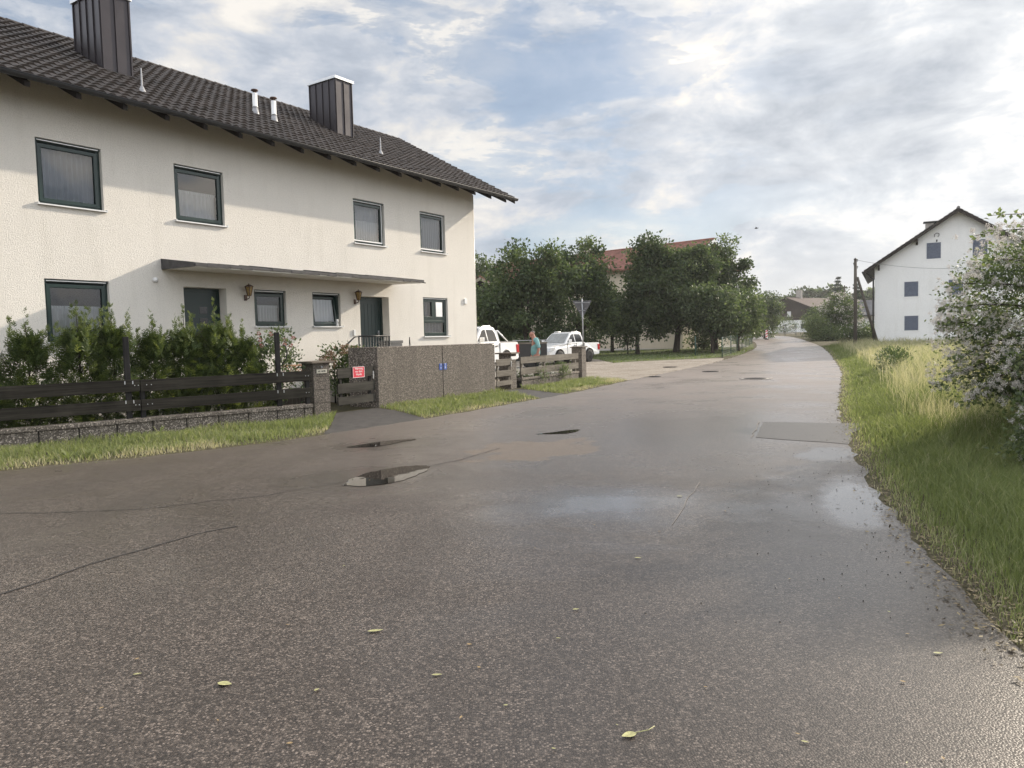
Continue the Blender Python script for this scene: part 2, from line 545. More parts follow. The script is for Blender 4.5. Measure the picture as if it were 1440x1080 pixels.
def sheet_mesh(name, polys, mats, kind='structure'):
    """polys: list of (polygon, height above ground, material index) -> one mesh that follows the ground"""
    bm = bmesh.new()
    for poly, off, mi in polys:
        b2 = bmesh.new()
        f = b2.faces.new([b2.verts.new((x, y, 0)) for x, y in poly])
        for yy in (40, 140):
            bmesh.ops.bisect_plane(b2, geom=b2.verts[:] + b2.edges[:] + b2.faces[:], plane_co=(0, yy, 0), plane_no=(0, 1, 0))
        bmesh.ops.triangulate(b2, faces=b2.faces[:], ngon_method='EAR_CLIP')
        vm = {}
        for v in b2.verts: vm[v] = bm.verts.new((v.co.x, v.co.y, ground_z(v.co.y) + off))
        for f in b2.faces:
            vs = [vm[v] for v in f.verts]
            if f.normal.z < 0: vs.reverse()
            nf = bm.faces.new(vs); nf.material_index = mi
        b2.free()
    me = bpy.data.meshes.new(name)
    bm.to_mesh(me); bm.free()
    for m in mats: me.materials.append(m)
    o = bpy.data.objects.new(name, me); COL.objects.link(o)
    if kind: o['kind'] = kind
    return o


LEFT = smooth_line([(-40, -30), (-21, -3), (-14, 4), (-6.9, 9.9), (-5.1, 11.0), (-3.6, 12.5), (-2.6, 14.0), (-1.8, 15.1), (-0.7, 17.0), (0.6, 19.3), (1.5, 20.8), (3.9, 25.9), (7.7, 33.6), (14.9, 48.6), (20, 60.9), (24.0, 73), (27.1, 83.5), (29.4, 94), (30.0, 99)], 1)
RIGHT = smooth_line([(8, -30), (4, -8), (2.6, -2), (2.4, 2), (2.45, 3.6), (2.7, 4.4), (2.95, 5.3), (3.3, 6.5), (4.0, 8.5), (5.15, 11.5), (6.3, 14.5), (9.8, 22.2), (13.4, 30.3), (19.5, 45.5), (25.8, 62.1), (33, 84.2), (38.0, 101), (39.5, 108)], 1)
LEFT_R = ragged(LEFT, 0.3, 0.05, 3); RIGHT_R = ragged(RIGHT, 0.25, 0.055, 4)
ROAD = LEFT_R + [(26, 102.5), (8, 104), (-10, 104), (-10, 111), (10, 111), (34, 113), (39.5, 112.5)] + RIGHT_R[::-1]


def m_asphalt():
    t = NT('wet_asphalt')
    co = t.co()
    sx = t.n('ShaderNodeSeparateXYZ'); t.l(co, sx.inputs[0])

    def blob(cx, cy, rx, ry, rot=0.0, soft=0.35, nz=0.5, ns=1.6):
        """soft-edged stain with a ragged outline, 1 inside"""
        dx = t.math('SUBTRACT', sx.outputs[0], cx); dy = t.math('SUBTRACT', sx.outputs[1], cy)
        c, s = math.cos(rot), math.sin(rot)
        a = t.math('DIVIDE', t.math('ADD', t.math('MULTIPLY', dx, c), t.math('MULTIPLY', dy, s)), rx)
        b = t.math('DIVIDE', t.math('SUBTRACT', t.math('MULTIPLY', dy, c), t.math('MULTIPLY', dx, s)), ry)
        d = t.math('SQRT', t.math('ADD', t.math('MULTIPLY', a, a), t.math('MULTIPLY', b, b)))
        d = t.math('ADD', d, t.math('MULTIPLY', t.math('SUBTRACT', t.noise(ns, 5, 0.65), 0.5), nz * 2))
        return t.ramp(d, [(1 - soft, 1.0), (1.0, 0.0)])

    stone = t.voro(105, 'F1', 'Color'); dist = t.voro(105, 'F1', 'Distance')
    sp = t.n('ShaderNodeSeparateColor'); t.l(stone, sp.inputs[0])
    big = t.noise(0.22, 5, 0.62); mid = t.noise(1.1, 5, 0.65)
    wetn = t.noise(0.5, 4, 0.6, 0.4)
    c = t.ramp(sp.outputs[0], [(0.0, (0.020, 0.0165, 0.0145)), (0.45, (0.060, 0.051, 0.044)), (0.78, (0.128, 0.110, 0.097)), (1.0, (0.30, 0.265, 0.24))])
    c = t.mix(t.ramp(dist, [(0.4, 0.0), (0.75, 0.8)]), c, (0.022, 0.019, 0.017))
    c = t.mix(t.ramp(t.noise(34, 4, 0.7), [(0.36, 0.42), (0.5, 0.0)]), c, (0.030, 0.026, 0.023))
    c = t.mix(t.ramp(t.noise(21, 5, 0.75), [(0.52, 0.0), (0.66, 0.38)]), c, (0.20, 0.18, 0.162))
    c = t.mix(t.math('MULTIPLY', t.ramp(mid, [(0.42, 0.0), (0.62, 1.0)]), 0.3), c, (0.035, 0.031, 0.028))
    # the far street is painted paler, standing in for low-angle sky glare
    trk = t.n('ShaderNodeMapping'); trk.inputs['Rotation'].default_value = (0, 0, R(-26)); trk.inputs['Scale'].default_value = (0.9, 0.09, 1); t.l(co, trk.inputs['Vector'])
    track = t.noise(1.0, 5, 0.6, 0.4, trk.outputs[0])
    c = t.mix(t.math('MULTIPLY', t.ramp(track, [(0.40, 1.0), (0.56, 0.0)]), 0.28), c, (0.034, 0.029, 0.026))
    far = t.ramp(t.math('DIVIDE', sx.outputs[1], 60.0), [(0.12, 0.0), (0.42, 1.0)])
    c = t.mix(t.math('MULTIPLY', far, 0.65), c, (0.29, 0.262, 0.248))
    dry = blob(0.3, 10.7, 0.85, 1.05, -0.5, 0.14, 1.5, 1.2)
    c = t.mix(t.math('MULTIPLY', dry, 0.42), c, (0.20, 0.17, 0.14))
    # damp stains
    damp1 = blob(-1.75, 8.75, 1.25, 1.0, 0.4, 0.5, 0.3)
    damp2 = blob(-1.9, 11.5, 1.5, 0.8, 0.5, 0.6, 0.35)
    damp3 = blob(4.1, 9.6, 0.9, 0.5, 0.9, 0.4, 0.5)
    damp4 = blob(4.6, 12.0, 1.3, 0.7, 0.2, 0.4, 0.5)
    shine = t.math('MAXIMUM', blob(0.95, 7.0, 2.0, 1.35, -0.1, 0.85, 0.6, 1.3), t.math('MULTIPLY', blob(3.2, 12.5, 4.2, 6.5, -0.5, 0.8, 0.5, 0.7), 0.62))
    soak = blob(2.4, 4.6, 2.6, 4.4, -0.35, 0.85, 0.4, 0.6)
    edge = blob(3.15, 6.9, 0.42, 1.5, -0.42, 0.5, 0.5, 1.4)
    damp = t.math('MAXIMUM', t.math('MAXIMUM', t.math('MAXIMUM', damp1, damp2), t.math('MULTIPLY', soak, 0.7)), t.math('MAXIMUM', damp3, damp4))
    c = t.mix(t.math('MULTIPLY', damp, 0.55), c, (0.030, 0.025, 0.021))
    wet = t.math('MAXIMUM', t.ramp(wetn, [(0.42, 0.0), (0.66, 0.55)]), t.math('MAXIMUM', t.math('MULTIPLY', damp, 0.7), t.math('MAXIMUM', shine, edge)))
    rough = t.math('SUBTRACT', 0.54, t.math('MULTIPLY', wet, 0.32))
    h = t.math('ADD', t.math('MULTIPLY', dist, -1.0), t.math('MULTIPLY', t.noise(420, 2, 0.5), 0.3))
    st = t.math('MULTIPLY_ADD', wet, -0.68, 0.8)
    b = t.n('ShaderNodeBump'); b.inputs['Distance'].default_value = 0.0035
    t.l(h, b.inputs['Height']); t.l(st, b.inputs['Strength'])
    c = t.mix(1.0, c, (1.08, 1.0, 0.925), 'MULTIPLY')
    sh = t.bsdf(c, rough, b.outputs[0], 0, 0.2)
    pb = sh.node                                         # a film of rain water over the stones
    t.l(t.math('MULTIPLY', t.math('MULTIPLY_ADD', wet, 0.45, 0.55), t.math('MULTIPLY_ADD', dry, -0.75, 1.0)), pb.inputs['Coat Weight'])
    t.l(t.math('MULTIPLY_ADD', wet, -0.22, 0.36), pb.inputs['Coat Roughness'])
    pb.inputs['Coat IOR'].default_value = 1.40
    b2 = t.n('ShaderNodeBump'); b2.inputs['Distance'].default_value = 0.0035
    t.l(h, b2.inputs['Height']); t.l(t.math('MULTIPLY', st, 0.38), b2.inputs['Strength']); t.l(b2.outputs[0], pb.inputs['Coat Normal'])
    return t.done(sh)


def m_patch():
    t = NT('newer_asphalt_patch')
    n = t.noise(110, 3, 0.6)
    c = t.mix(t.ramp(n, [(0.35, 0.0), (0.65, 1.0)]), (0.045, 0.040, 0.036), (0.10, 0.09, 0.081))
    sh = t.bsdf(c, 0.55, t.bump(n, 0.5, 0.004), 0, 0.2)
    sh.node.inputs['Coat Weight'].default_value = 0.45; sh.node.inputs['Coat Roughness'].default_value = 0.33; sh.node.inputs['Coat IOR'].default_value = 1.4
    return t.done(sh)


def m_soil(name, a, b, scale=9):
    t = NT(name)
    n = t.noise(scale, 6, 0.65); f = t.noise(scale * 14, 3, 0.6)
    c = t.mix(t.ramp(n, [(0.35, 0.0), (0.65, 1.0)]), a, b)
    c = t.mix(t.ramp(f, [(0.35, 0.4), (0.55, 0.0)]), c, tuple(x * 0.45 for x in a))
    return t.done(t.bsdf(c, 0.9, t.bump(f, 0.6, 0.02), 0, 0.1))


def m_gravel():
    t = NT('pale_gravel')
    col = t.voro(38, 'F1', 'Color'); d = t.voro(38, 'F1', 'Distance')
    sp = t.n('ShaderNodeSeparateColor'); t.l(col, sp.inputs[0])
    c = t.ramp(sp.outputs[0], [(0, (0.18, 0.15, 0.12)), (0.6, (0.33, 0.29, 0.24)), (1, (0.5, 0.45, 0.39))])
    n = t.noise(0.9, 5, 0.7, 0.3, t.scaled(0.5, 1.4, 1))
    c = t.mix(t.math('MULTIPLY', t.ramp(n, [(0.45, 0.0), (0.62, 1.0)]), 0.6), c, (0.135, 0.105, 0.08))
    return t.done(t.bsdf(c, 0.9, t.bump(d, 0.8, 0.02), 0, 0.2))


GX = dict(grass=m_soil('grassy_soil', (0.075, 0.066, 0.042), (0.115, 0.105, 0.062)),
          lawn=m_soil('mown_lawn', (0.085, 0.105, 0.042), (0.14, 0.155, 0.07), 2.5))
ground = sheet_mesh('ground', [([(-1500, -300), (1500, -300), (1500, 40), (1500, 140), (1500, 3000), (-1500, 3000), (-1500, 140), (-1500, 40)], 0.0, 0)], [GX['grass']])


def strip(pts, w):
    """thin ribbon polygon along a line"""
    a, b = [], []
    for i, p in enumerate(pts):
        q0 = pts[max(i - 1, 0)]; q1 = pts[min(i + 1, len(pts) - 1)]
        dx, dy = q1[0] - q0[0], q1[1] - q0[1]; L = math.hypot(dx, dy)
        ww = w * (0.6 + 0.8 * rnd.random()) / 2
        a.append((p[0] - dy / L * ww, p[1] + dx / L * ww)); b.append((p[0] + dy / L * ww, p[1] - dx / L * ww))
    return a + b[::-1]


tar = simple('tar_seam', (0.032, 0.029, 0.028), 0.55)
pale = simple('pale_scratch', (0.17, 0.155, 0.14), 0.7)
SEAM1 = ragged([(-7.5, 7.3), (-5.05, 7.24), (-4.35, 7.24), (-3.67, 7.28), (-3.1, 7.6), (-2.65, 7.78), (-2.3, 8.16), (-1.98, 8.44), (-1.42, 9.08), (-0.77, 9.72), (-0.2, 10.8)], 0.15, 0.012)
SEAM2 = ragged([(-3.6, 4.4), (-3.38, 4.79), (-3.28, 5.07), (-3.18, 5.41), (-2.95, 5.81), (-2.7, 6.27), (-2.45, 6.5)], 0.12, 0.012)
road = sheet_mesh('road', [(ROAD, 0.008, 0),
                           (ragged([(4.45, 13.2), (6.0, 12.55), (5.2, 11.4), (4.7, 10.35), (3.68, 11.26), (4.45, 13.2)][:-1], 0.3, 0.03, 9), 0.0125, 1),
                           (strip(SEAM1, 0.014), 0.0125, 2), (strip(SEAM2, 0.018), 0.0125, 2),
                           (strip(ragged([(1.99, 7.92), (1.62, 7.0), (1.31, 6.17)], 0.2, 0.012), 0.009), 0.0125, 3),
                           (strip(ragged([(3.6, 11.2), (4.4, 13.3)], 0.2, 0.02), 0.016), 0.017, 3)],
                  [m_asphalt(), m_patch(), tar, pale])
APRON1 = [(-4.05, 16.95), (-3.55, 14.6), (-3.3, 12.9), (-2.6, 13.9), (-1.75, 15.2), (-2.75, 17.3), (-3.3, 18.02)]
APRON2 = [(-0.5, 22.6), (0.25, 23.65), (1.5, 20.9), (0.83, 19.55)]
path = sheet_mesh('path', [(ragged(APRON1 + APRON1[:1], 0.25, 0.02, 5)[:-1], 0.004, 0), (ragged(APRON2 + APRON2[:1], 0.25, 0.02, 6)[:-1], 0.004, 0)],
                  [simple('old_asphalt_path', (0.055, 0.05, 0.046), 0.7, var=0.35, vs=5, bump=0.6, bs=120)])
YARD = [(-9, 29.5), (-2.2, 25.6), (0.3, 24.6), (2.6, 28.6), (3.0, 27.6), (4.15, 26.5), (7.7, 33.7), (12.2, 43.1), (12.9, 45.4), (12.2, 45.7), (7.6, 44.3), (6.0, 43.1), (5.6, 48.5), (-9, 48.5)]
yard = sheet_mesh('gravel_yard', [(ragged(YARD + YARD[:1], 0.4, 0.07, 8)[:-1], 0.004, 0)], [m_gravel()])
LAWN = [(-9, 48.3), (5.5, 48.3), (5.9, 42.9), (7.6, 44.5), (12.2, 45.9), (15.4, 50), (20.0, 61.5), (24, 74), (27, 85), (27, 98), (-9, 98)]
lawn = sheet_mesh('lawn', [(ragged(LAWN + LAWN[:1], 0.5, 0.1, 12)[:-1], 0.004, 0)], [GX['lawn']])
paved = sheet_mesh('paved_yard', [([(4, 64), (21, 66), (23, 74), (4, 78)], 0.012, 0)], [simple('pale_paving', (0.36, 0.34, 0.31), 0.8)])


def m_water():
    t = NT('puddle_water')
    b = t.n('ShaderNodeBsdfPrincipled')
    b.inputs['Base Color'].default_value = (0.024, 0.020, 0.017, 1); b.inputs['Roughness'].default_value = 0.015
    b.inputs['IOR'].default_value = 1.36
    nv = t.n('ShaderNodeCombineXYZ'); nv.inputs[1].default_value = 0.016; nv.inputs[2].default_value = 0.99987      # film of water following the cross fall of the street
    t.l(t.bump(t.noise(5, 2, 0.5), 0.03, 0.01, nv.outputs[0]), b.inputs['Normal'])
    return t.done(b.outputs[0])


WATER = m_water()
for pts, seed in (([(-1.92, 8.25), (-1.9, 8.8), (-1.66, 9.2), (-1.45, 9.4), (-1.12, 9.5), (-1.05, 9.2), (-1.15, 8.8), (-1.28, 8.42), (-1.6, 8.15)], 1), ([(0.36, 12.25), (0.7, 12.5), (1.18, 12.85), (1.1, 12.5), (0.85, 12.2)], 2),
                  ([(-2.55, 11.3), (-2.1, 11.9), (-1.5, 12.1), (-1.75, 11.75), (-2.1, 11.2)], 5)):
    o = sheet_mesh('puddle', [(ragged(smooth_line(pts + pts[:1], 2), 0.1, 0.02, seed)[:-1], 0.0, 0)], [WATER])
    y1 = max(q[1] for q in pts)
    for v in o.data.vertices: v.co.z = 0.0135

# ------------------------------------------------------------------ grass
F0 = (-8.28, 11.96); FD = (0.742, 0.670)
FL = lambda s: (F0[0] + FD[0] * s, F0[1] + FD[1] * s)
V1 = [FL(-9), FL(5.4), (-4.1, 16.2), (-3.95, 16.6), (-3.55, 14.5), (-3.32, 13.0), (-3.6, 12.5), (-4.4, 11.8), (-5.1, 11.05), (-5.8, 10.4), (-6.9, 9.95), (-14.2, 3.9)]
V2 = [(-3.2, 17.98), (-2.7, 17.25), (-1.78, 15.25), (-0.75, 17.0), (0.55, 19.3), (0.8, 19.6), (-0.5, 22.45)]
V3 = [(0.27, 23.6), (1.5, 20.95), (3.8, 25.9), (4.3, 26.7), (2.9, 28.2)]


def dist_line(p, line):
    d = np.full(len(p), 1e9)
    for (x0, y0), (x1, y1) in zip(line[:-1], line[1:]):
        a = np.array([x0, y0]); b = np.array([x1 - x0, y1 - y0]); L = b @ b
        t = np.clip(((p - a) @ b) / max(L, 1e-9), 0, 1)
        d = np.minimum(d, np.linalg.norm(p - a - t[:, None] * b, axis=1))
    return d


for poly, n in ((V1, 26000), (V2, 9000), (V3, 7000)):
    p = sample_poly(poly, n)
    de = dist_line(p, LEFT)
    dry = np.clip(1.15 - de / 0.5 + (lowfreq(p, 2.2, 5) - 0.5) * 1.9, 0, 1) * (RNG.random(n) < 0.9)
    keep = RNG.random(n) < 0.25 + de * 1.5
    h = (0.035 + 0.11 * np.clip(de / 0.7, 0, 1)) * (0.55 + 0.8 * RNG.random(n)) * (0.7 + 0.6 * lowfreq(p, 3.0, 8))
    v = np.clip(0.44 + 0.15 * RNG.normal(size=n) + 0.5 * dry + 0.12 * (lowfreq(p, 1.5, 2) - .5), 0.05, 1)
    blades('verge_grass', p[keep], h[keep], np.full(keep.sum(), 0.011) * (0.7 + 0.6 * RNG.random(keep.sum())), v[keep], M['grass'], lean=0.7)

# meadow right of the street: short by the edge, tall and straw-coloured further in
MEADOW = [q for q in RIGHT if 1.5 < q[1] < 100] + [(60, 98), (60, 62), (36, 52), (30, 30), (14, 3)]


def meadow(n_try):
    u = RNG.random(n_try)
    y = 2.0 * (62 / 2.0) ** u                     # denser towards the street corner
    xr = np.interp(y, [q[1] for q in RIGHT], [q[0] for q in RIGHT])
    w = np.minimum(3.2 + 0.62 * y, 40)
    x = xr + (RNG.random(n_try) ** 1.35) * w
    p = np.stack([x, y], 1)
    return p[(x / y < 0.86) & (x > xr)]


p = meadow(300000)
n = len(p)
de = p[:, 0] - np.interp(p[:, 1], [q[1] for q in RIGHT], [q[0] for q in RIGHT])
nz = lowfreq(p, 0.9, 21); nf = lowfreq(p, 2.6, 22)
k_ = RNG.random(n) < np.clip(0.06 + de * 1.6, 0, 1); p, de, n = p[k_], de[k_], int(k_.sum())
nz = lowfreq(p, 0.9, 21); nf = lowfreq(p, 2.6, 22)
tall = np.clip((de - 0.7) / 2.2, 0, 1) * np.clip((p[:, 1] - 8) / 8, 0.12, 1)
h = 0.05 + 0.20 * np.clip(de / 0.9, 0, 1) + 0.52 * tall
h *= (0.5 + 0.7 * RNG.random(n)) * (0.72 + 0.5 * nz)
dist = np.hypot(p[:, 0], p[:, 1])
w = 0.0065 * np.clip(dist / 6.5, 0.8, 6) ** 0.8 * (0.7 + 0.6 * RNG.random(n))
dry = np.clip(tall * 1.0 + (nf - 0.5) * 0.5 - 0.25, 0, 1) * 0.62 + np.clip(1 - de / 0.4, 0, 1) * 0.42
v = np.clip(0.36 + 0.16 * RNG.normal(size=n) + dry * (RNG.random(n) < 0.8), 0.03, 1)
near = np.clip((dist - 4) / 3, 0.35, 1)
blades('meadow_grass', p, h, w, v, M['grass'], lean=0.5)
# seed heads on thin stalks
q = meadow(60000)
dq = q[:, 0] - np.interp(q[:, 1], [a[1] for a in RIGHT], [a[0] for a in RIGHT])
q = q[(dq > 1.0 + 0.5 * RNG.random(len(q))) & (q[:, 1] > 10.5)][:30000]
n = len(q)
hh = (0.50 + 0.50 * RNG.random(n)) * np.clip((q[:, 1] - 4) / 14, 0.6, 1)
dd = np.hypot(q[:, 0], q[:, 1])
blades('meadow_seed_heads', q, hh, 0.0045 * np.clip(dd / 9, 0.8, 5), 0.8 + 0.2 * RNG.random(n), M['grass'], lean=0.4)
p = sample_poly(LAWN, 16000)
p = p[(p[:, 1] < 62) & (p[:, 0] > 2)]
n = len(p)
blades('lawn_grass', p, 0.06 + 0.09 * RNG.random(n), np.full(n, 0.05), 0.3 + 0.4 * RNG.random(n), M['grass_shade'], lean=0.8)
# dry litter along the street's right edge
line = np.array([q for q in RIGHT if 2 < q[1] < 24])
tt = RNG.random(2600) ** 1.3 * (len(line) - 1); ii = tt.astype(int); fr = (tt - ii)[:, None]
c2 = line[ii] * (1 - fr) + line[np.minimum(ii + 1, len(line) - 1)] * fr
c2[:, 0] += RNG.normal(size=2600) * 0.13 + 0.06
c3 = np.concatenate([c2, np.full((2600, 1), 0.014) + RNG.random((2600, 1)) * 0.012], 1)
ax = rand_dirs(2600); ax[:, 2] *= 0.15
nr = np.tile([0, 0, 1.0], (2600, 1)) + RNG.normal(size=(2600, 3)) * 0.25
leaves('leaf_litter', c3, ax, nr, 0.02 + 0.03 * RNG.random(2600), 0.008 + 0.012 * RNG.random(2600), RNG.random(2600), leaf_mat('dry_litter', (0.05, 0.038, 0.024), (0.13, 0.10, 0.06), (0.28, 0.22, 0.12), 0.1))['kind'] = 'stuff'
# ------------------------------------------------------------------ the white pair of houses on the left
HP = (-1.239, 27.0, 0.0)
house = empty('house', HP, R(56), 'long white rendered house with dark tiled roof, green windows and a shared porch canopy', 'house')


def wall_holes(mb, x0, x1, z0, z1, holes, depth=0.12, mi=0, mi2=1):
    """front wall in the plane y=0 with openings (x0,x1,z0,z1,depth) and their reveals"""
    xs = sorted({x0, x1, *[h[0] for h in holes], *[h[1] for h in holes]})
    zs = sorted({z0, z1, *[h[2] for h in holes], *[h[3] for h in holes]})
    for a, b in zip(xs[:-1], xs[1:]):
        for c, d in zip(zs[:-1], zs[1:]):
            if any(h[0] <= a and b <= h[1] and h[2] <= c and d <= h[3] for h in holes): continue
            mb.face([(a, 0, c), (b, 0, c), (b, 0, d), (a, 0, d)], mi)
    for h in holes:
        a, b, c, d = h[:4]; e = h[4] if len(h) > 4 else depth
        mb.face([(a, 0, c), (a, e, c), (a, e, d), (a, 0, d)], mi2)
        mb.face([(b, 0, c), (b, 0, d), (b, e, d), (b, e, c)], mi2)
        mb.face([(a, 0, d), (a, e, d), (b, e, d), (b, 0, d)], mi2)
        mb.face([(a, 0, c), (b, 0, c), (b, e, c), (a, e, c)], mi2)


WINS = dict(up=[(-17.4, -16.12), (-14.43, -13.14), (-11.49, -10.2), (-5.87, -4.57), (-2.91, -1.62)])
holes = [(a, b, 4.52, 5.82, 0.2) for a, b in WINS['up']]
holes += [(-14.42, -13.13, 1.74, 3.035, 0.2), (-9.45, -8.45, 2.07, 3.015, 0.2), (-7.54, -6.51, 2.07, 3.015, 0.2), (-2.88, -1.6, 1.735, 3.025, 0.2), (-17.4, -16.12, 1.74, 3.035, 0.2)]
holes += [(-11.4, -10.26, 0.75, 3.0, 0.42), (-5.74, -4.5, 0.75, 2.97, 0.42)]
XL = -19.2
mb = MB()
wall_holes(mb, XL, 0, -0.3, 7.0, holes)
KS = 2.98 / 5.4                                        # roof slope
zr = lambda y: 6.62 + (y + 0.9) * KS                   # underside of the roof
for x in (XL, 0):
    mb.face([(x, 0, -0.3), (x, 9, -0.3), (x, 9, 7.0), (x, 4.5, zr(4.5) - 0.05), (x, 0, 7.0)], 0)
mb.face([(XL, 9, -0.3), (0, 9, -0.3), (0, 9, 7.0), (XL, 9, 7.0)], 0)
mb.box(XL + 0.02, -0.02, 0.6, 8.98, 3.32, 3.45, 1)     # ceiling between the storeys
mb.box(XL + 0.02, -0.02, 0.6, 8.98, 0.6, 0.72, 1)
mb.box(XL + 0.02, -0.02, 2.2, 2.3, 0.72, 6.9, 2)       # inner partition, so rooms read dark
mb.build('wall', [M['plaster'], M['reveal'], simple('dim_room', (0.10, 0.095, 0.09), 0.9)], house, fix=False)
mb = MB()
mb.box(XL, -0.03, -0.012, 0.0, -0.3, 0.42)
mb.build('plinth_band', simple('grey_base_render', (0.40, 0.38, 0.35), 0.9, var=0.1), house)

# roof: rolling tiles modelled course by course
PH = math.atan(KS); CS, SN = math.cos(PH), math.sin(PH)
RL = 5.4 / CS
RX0, RX1 = XL - 0.9, 1.32


def tile_slope(x0, x1, length, course=0.33, tw=0.222, per=8, jit=0.004):
    nx = int((x1 - x0) / tw * per) + 1
    xs = np.linspace(x0, x1, nx)
    ph = (xs / tw) % 1.0
    prof = 0.040 * (0.5 + 0.5 * np.cos(2 * np.pi * ph)) ** 0.75 - 0.006 * (ph > 0.9)
    nc = int(math.ceil(length / course))
    rows = []
    for c in range(nc):
        j = RNG.normal(size=nx // per + 2)[(np.arange(nx) // per)] * jit
        for t, lift in ((0.0, 0.042), (1.0, 0.002)):
            q = min((c + t) * course, length)
            rows.append(np.stack([xs, np.full(nx, q), prof + lift + j], 1))
    V = np.concatenate(rows)
    F = []
    for r in range(len(rows) - 1):
        a = np.arange(nx - 1) + r * nx
        F.append(np.stack([a, a + 1, a + nx + 1, a + nx], 1))
    # close the front edge of the lowest course
    k = len(V)
    V = np.concatenate([V, rows[0] * [1, 1, 0] + [0, 0, -0.01]])
    a = np.arange(nx - 1)
    F.append(np.stack([a + k, a + k + 1, a + 1, a], 1))
    return V, np.concatenate(F)


V, F = tile_slope(RX0, RX1, RL)
W = np.stack([V[:, 0], -0.9 + V[:, 1] * CS - V[:, 2] * SN, 6.69 + V[:, 1] * SN + V[:, 2] * CS], 1)
mb = MB()
mb.add([tuple(p) for p in W], [tuple(f) for f in F], 0)
W2 = W.copy(); W2[:, 1] = 9 - W[:, 1]
mb.add([tuple(p) for p in W2], [tuple(f)[::-1] for f in F], 0)
for sgn in (0, 1):
    Y = (lambda y: y) if not sgn else (lambda y: 9 - y)
    a = [(-0.9, 6.685), (4.5, 9.665), (4.5, 9.60), (-0.9, 6.62)]
    mb.prism([(Y(y), z) for y, z in a], RX0, RX1, 'yz', 1)
roof = mb.build('roof', [M['tile'], M['rafter']], house, fix=False)
mb = MB()
x = RX0
while x < RX1 - 0.05:
    n = 10; L = min(0.4, RX1 - x)
    for i in range(n):
        a0 = math.pi * i / n; a1 = math.pi * (i + 1) / n
        r0, r1 = 0.125, 0.105
        P = lambda r, a, xx: (xx, 4.5 + r * math.cos(a), 9.64 + r * 0.85 * math.sin(a))
        mb.face([P(r0, a0, x), P(r0, a1, x), P(r1, a1, x + L + 0.02), P(r1, a0, x + L + 0.02)], 0, True)
    mb.face([P(0.125, math.pi * i / n, x) for i in range(n + 1)], 0)
    x += 0.36
mb.build('ridge_tiles', M['tile'], house)
for sgn in (0, 1):
    Y = (lambda y: y) if not sgn else (lambda y: 9 - y)
    for xx in (RX0 - 0.03, RX1):
        mb = MB(); mb.prism([(Y(-0.92), 6.70), (Y(4.49), 9.69), (Y(4.49), 9.48), (Y(-0.92), 6.50)], xx, xx + 0.03, 'yz')
        mb.build('verge_board', M['rafter'], house)
# gutter with its hooks
mb = MB()
n = 8
for i in range(n):
    a0 = math.pi + math.pi * i / n; a1 = math.pi + math.pi * (i + 1) / n
    P = lambda a, xx, r=0.075: (xx, -0.985 + r * math.cos(a), 6.66 + r * math.sin(a))
    mb.face([P(a0, RX0), P(a1, RX0), P(a1, RX1 + 0.05), P(a0, RX1 + 0.05)], 0, True)
    for x in np.arange(RX0 + 0.4, RX1, 0.85):
        mb.face([P(a0, x, 0.08), P(a1, x, 0.08), P(a1, x + 0.03, 0.08), P(a0, x + 0.03, 0.08)], 0)
for x in (RX0, RX1 + 0.05):
    mb.face([P(math.pi + math.pi * i / n, x) for i in range(n + 1)], 0)
mb.tube([(RX0, -1.06, 6.662), (RX1 + 0.05, -1.06, 6.662)], 0.011, 6)
mb.build('gutter', M['gutter'], house, fix=False)
mb = MB()
mb.prism([(-0.93, 6.465), (-0.93, 6.575), (0.3, 6.60 + 1.23 * KS - 0.03), (0.3, 6.42 + 1.23 * KS)], -0.05, 0.05, 'yz')
raf = mb.build('rafter', M['rafter'], house)
xs = np.arange(-18.6, 1.2, 0.92)
raf.location.x = float(xs[0])
for x in xs[1:]:
    c = raf.copy(); COL.objects.link(c); c.parent = house; c.location.x = float(x)
mb = MB()
mb.tube([(0.05, 0.06, 0.0), (0.05, 0.06, 6.75)], 0.042, 10)
for z in (1.5, 3.4, 5.2): mb.tube([(0.05, 0.06, z), (0.05, 0.06, z + 0.05)], 0.049, 10)
mb.build('downpipe', simple('cream_downpipe', (0.72, 0.68, 0.60), 0.4), house)


def ring(mb, x0, x1, z0, z1, w, y0, y1, mi=0, wb=None):
    wb = wb or w
    mb.box(x0, x0 + w, y0, y1, z0, z1, mi); mb.box(x1 - w, x1, y0, y1, z0, z1, mi)
    mb.box(x0 + w, x1 - w, y0, y1, z1 - w, z1, mi); mb.box(x0 + w, x1 - w, y0, y1, z0, z0 + wb, mi)


def wavy(mb, x0, x1, z0, z1, y, waves, amp, mi=0, bunch=0.0):
    n = int(waves * 8)
    cols = []
    for i in range(n + 1):
        t = i / n
        ph = t * waves * 2 * math.pi + math.sin(t * 9) * 0.8
        cols.append((x0 + (x1 - x0) * t, y + amp * math.sin(ph), y + amp * 1.3 * math.sin(ph + 0.5)))
    for a, b in zip(cols[:-1], cols[1:]):
        mb.face([(a[0], a[1], z0 + bunch * math.sin(a[0] * 9)), (b[0], b[1], z0 + bunch * math.sin(b[0] * 9)), (b[0], b[2], z1), (a[0], a[2], z1)], mi, True)


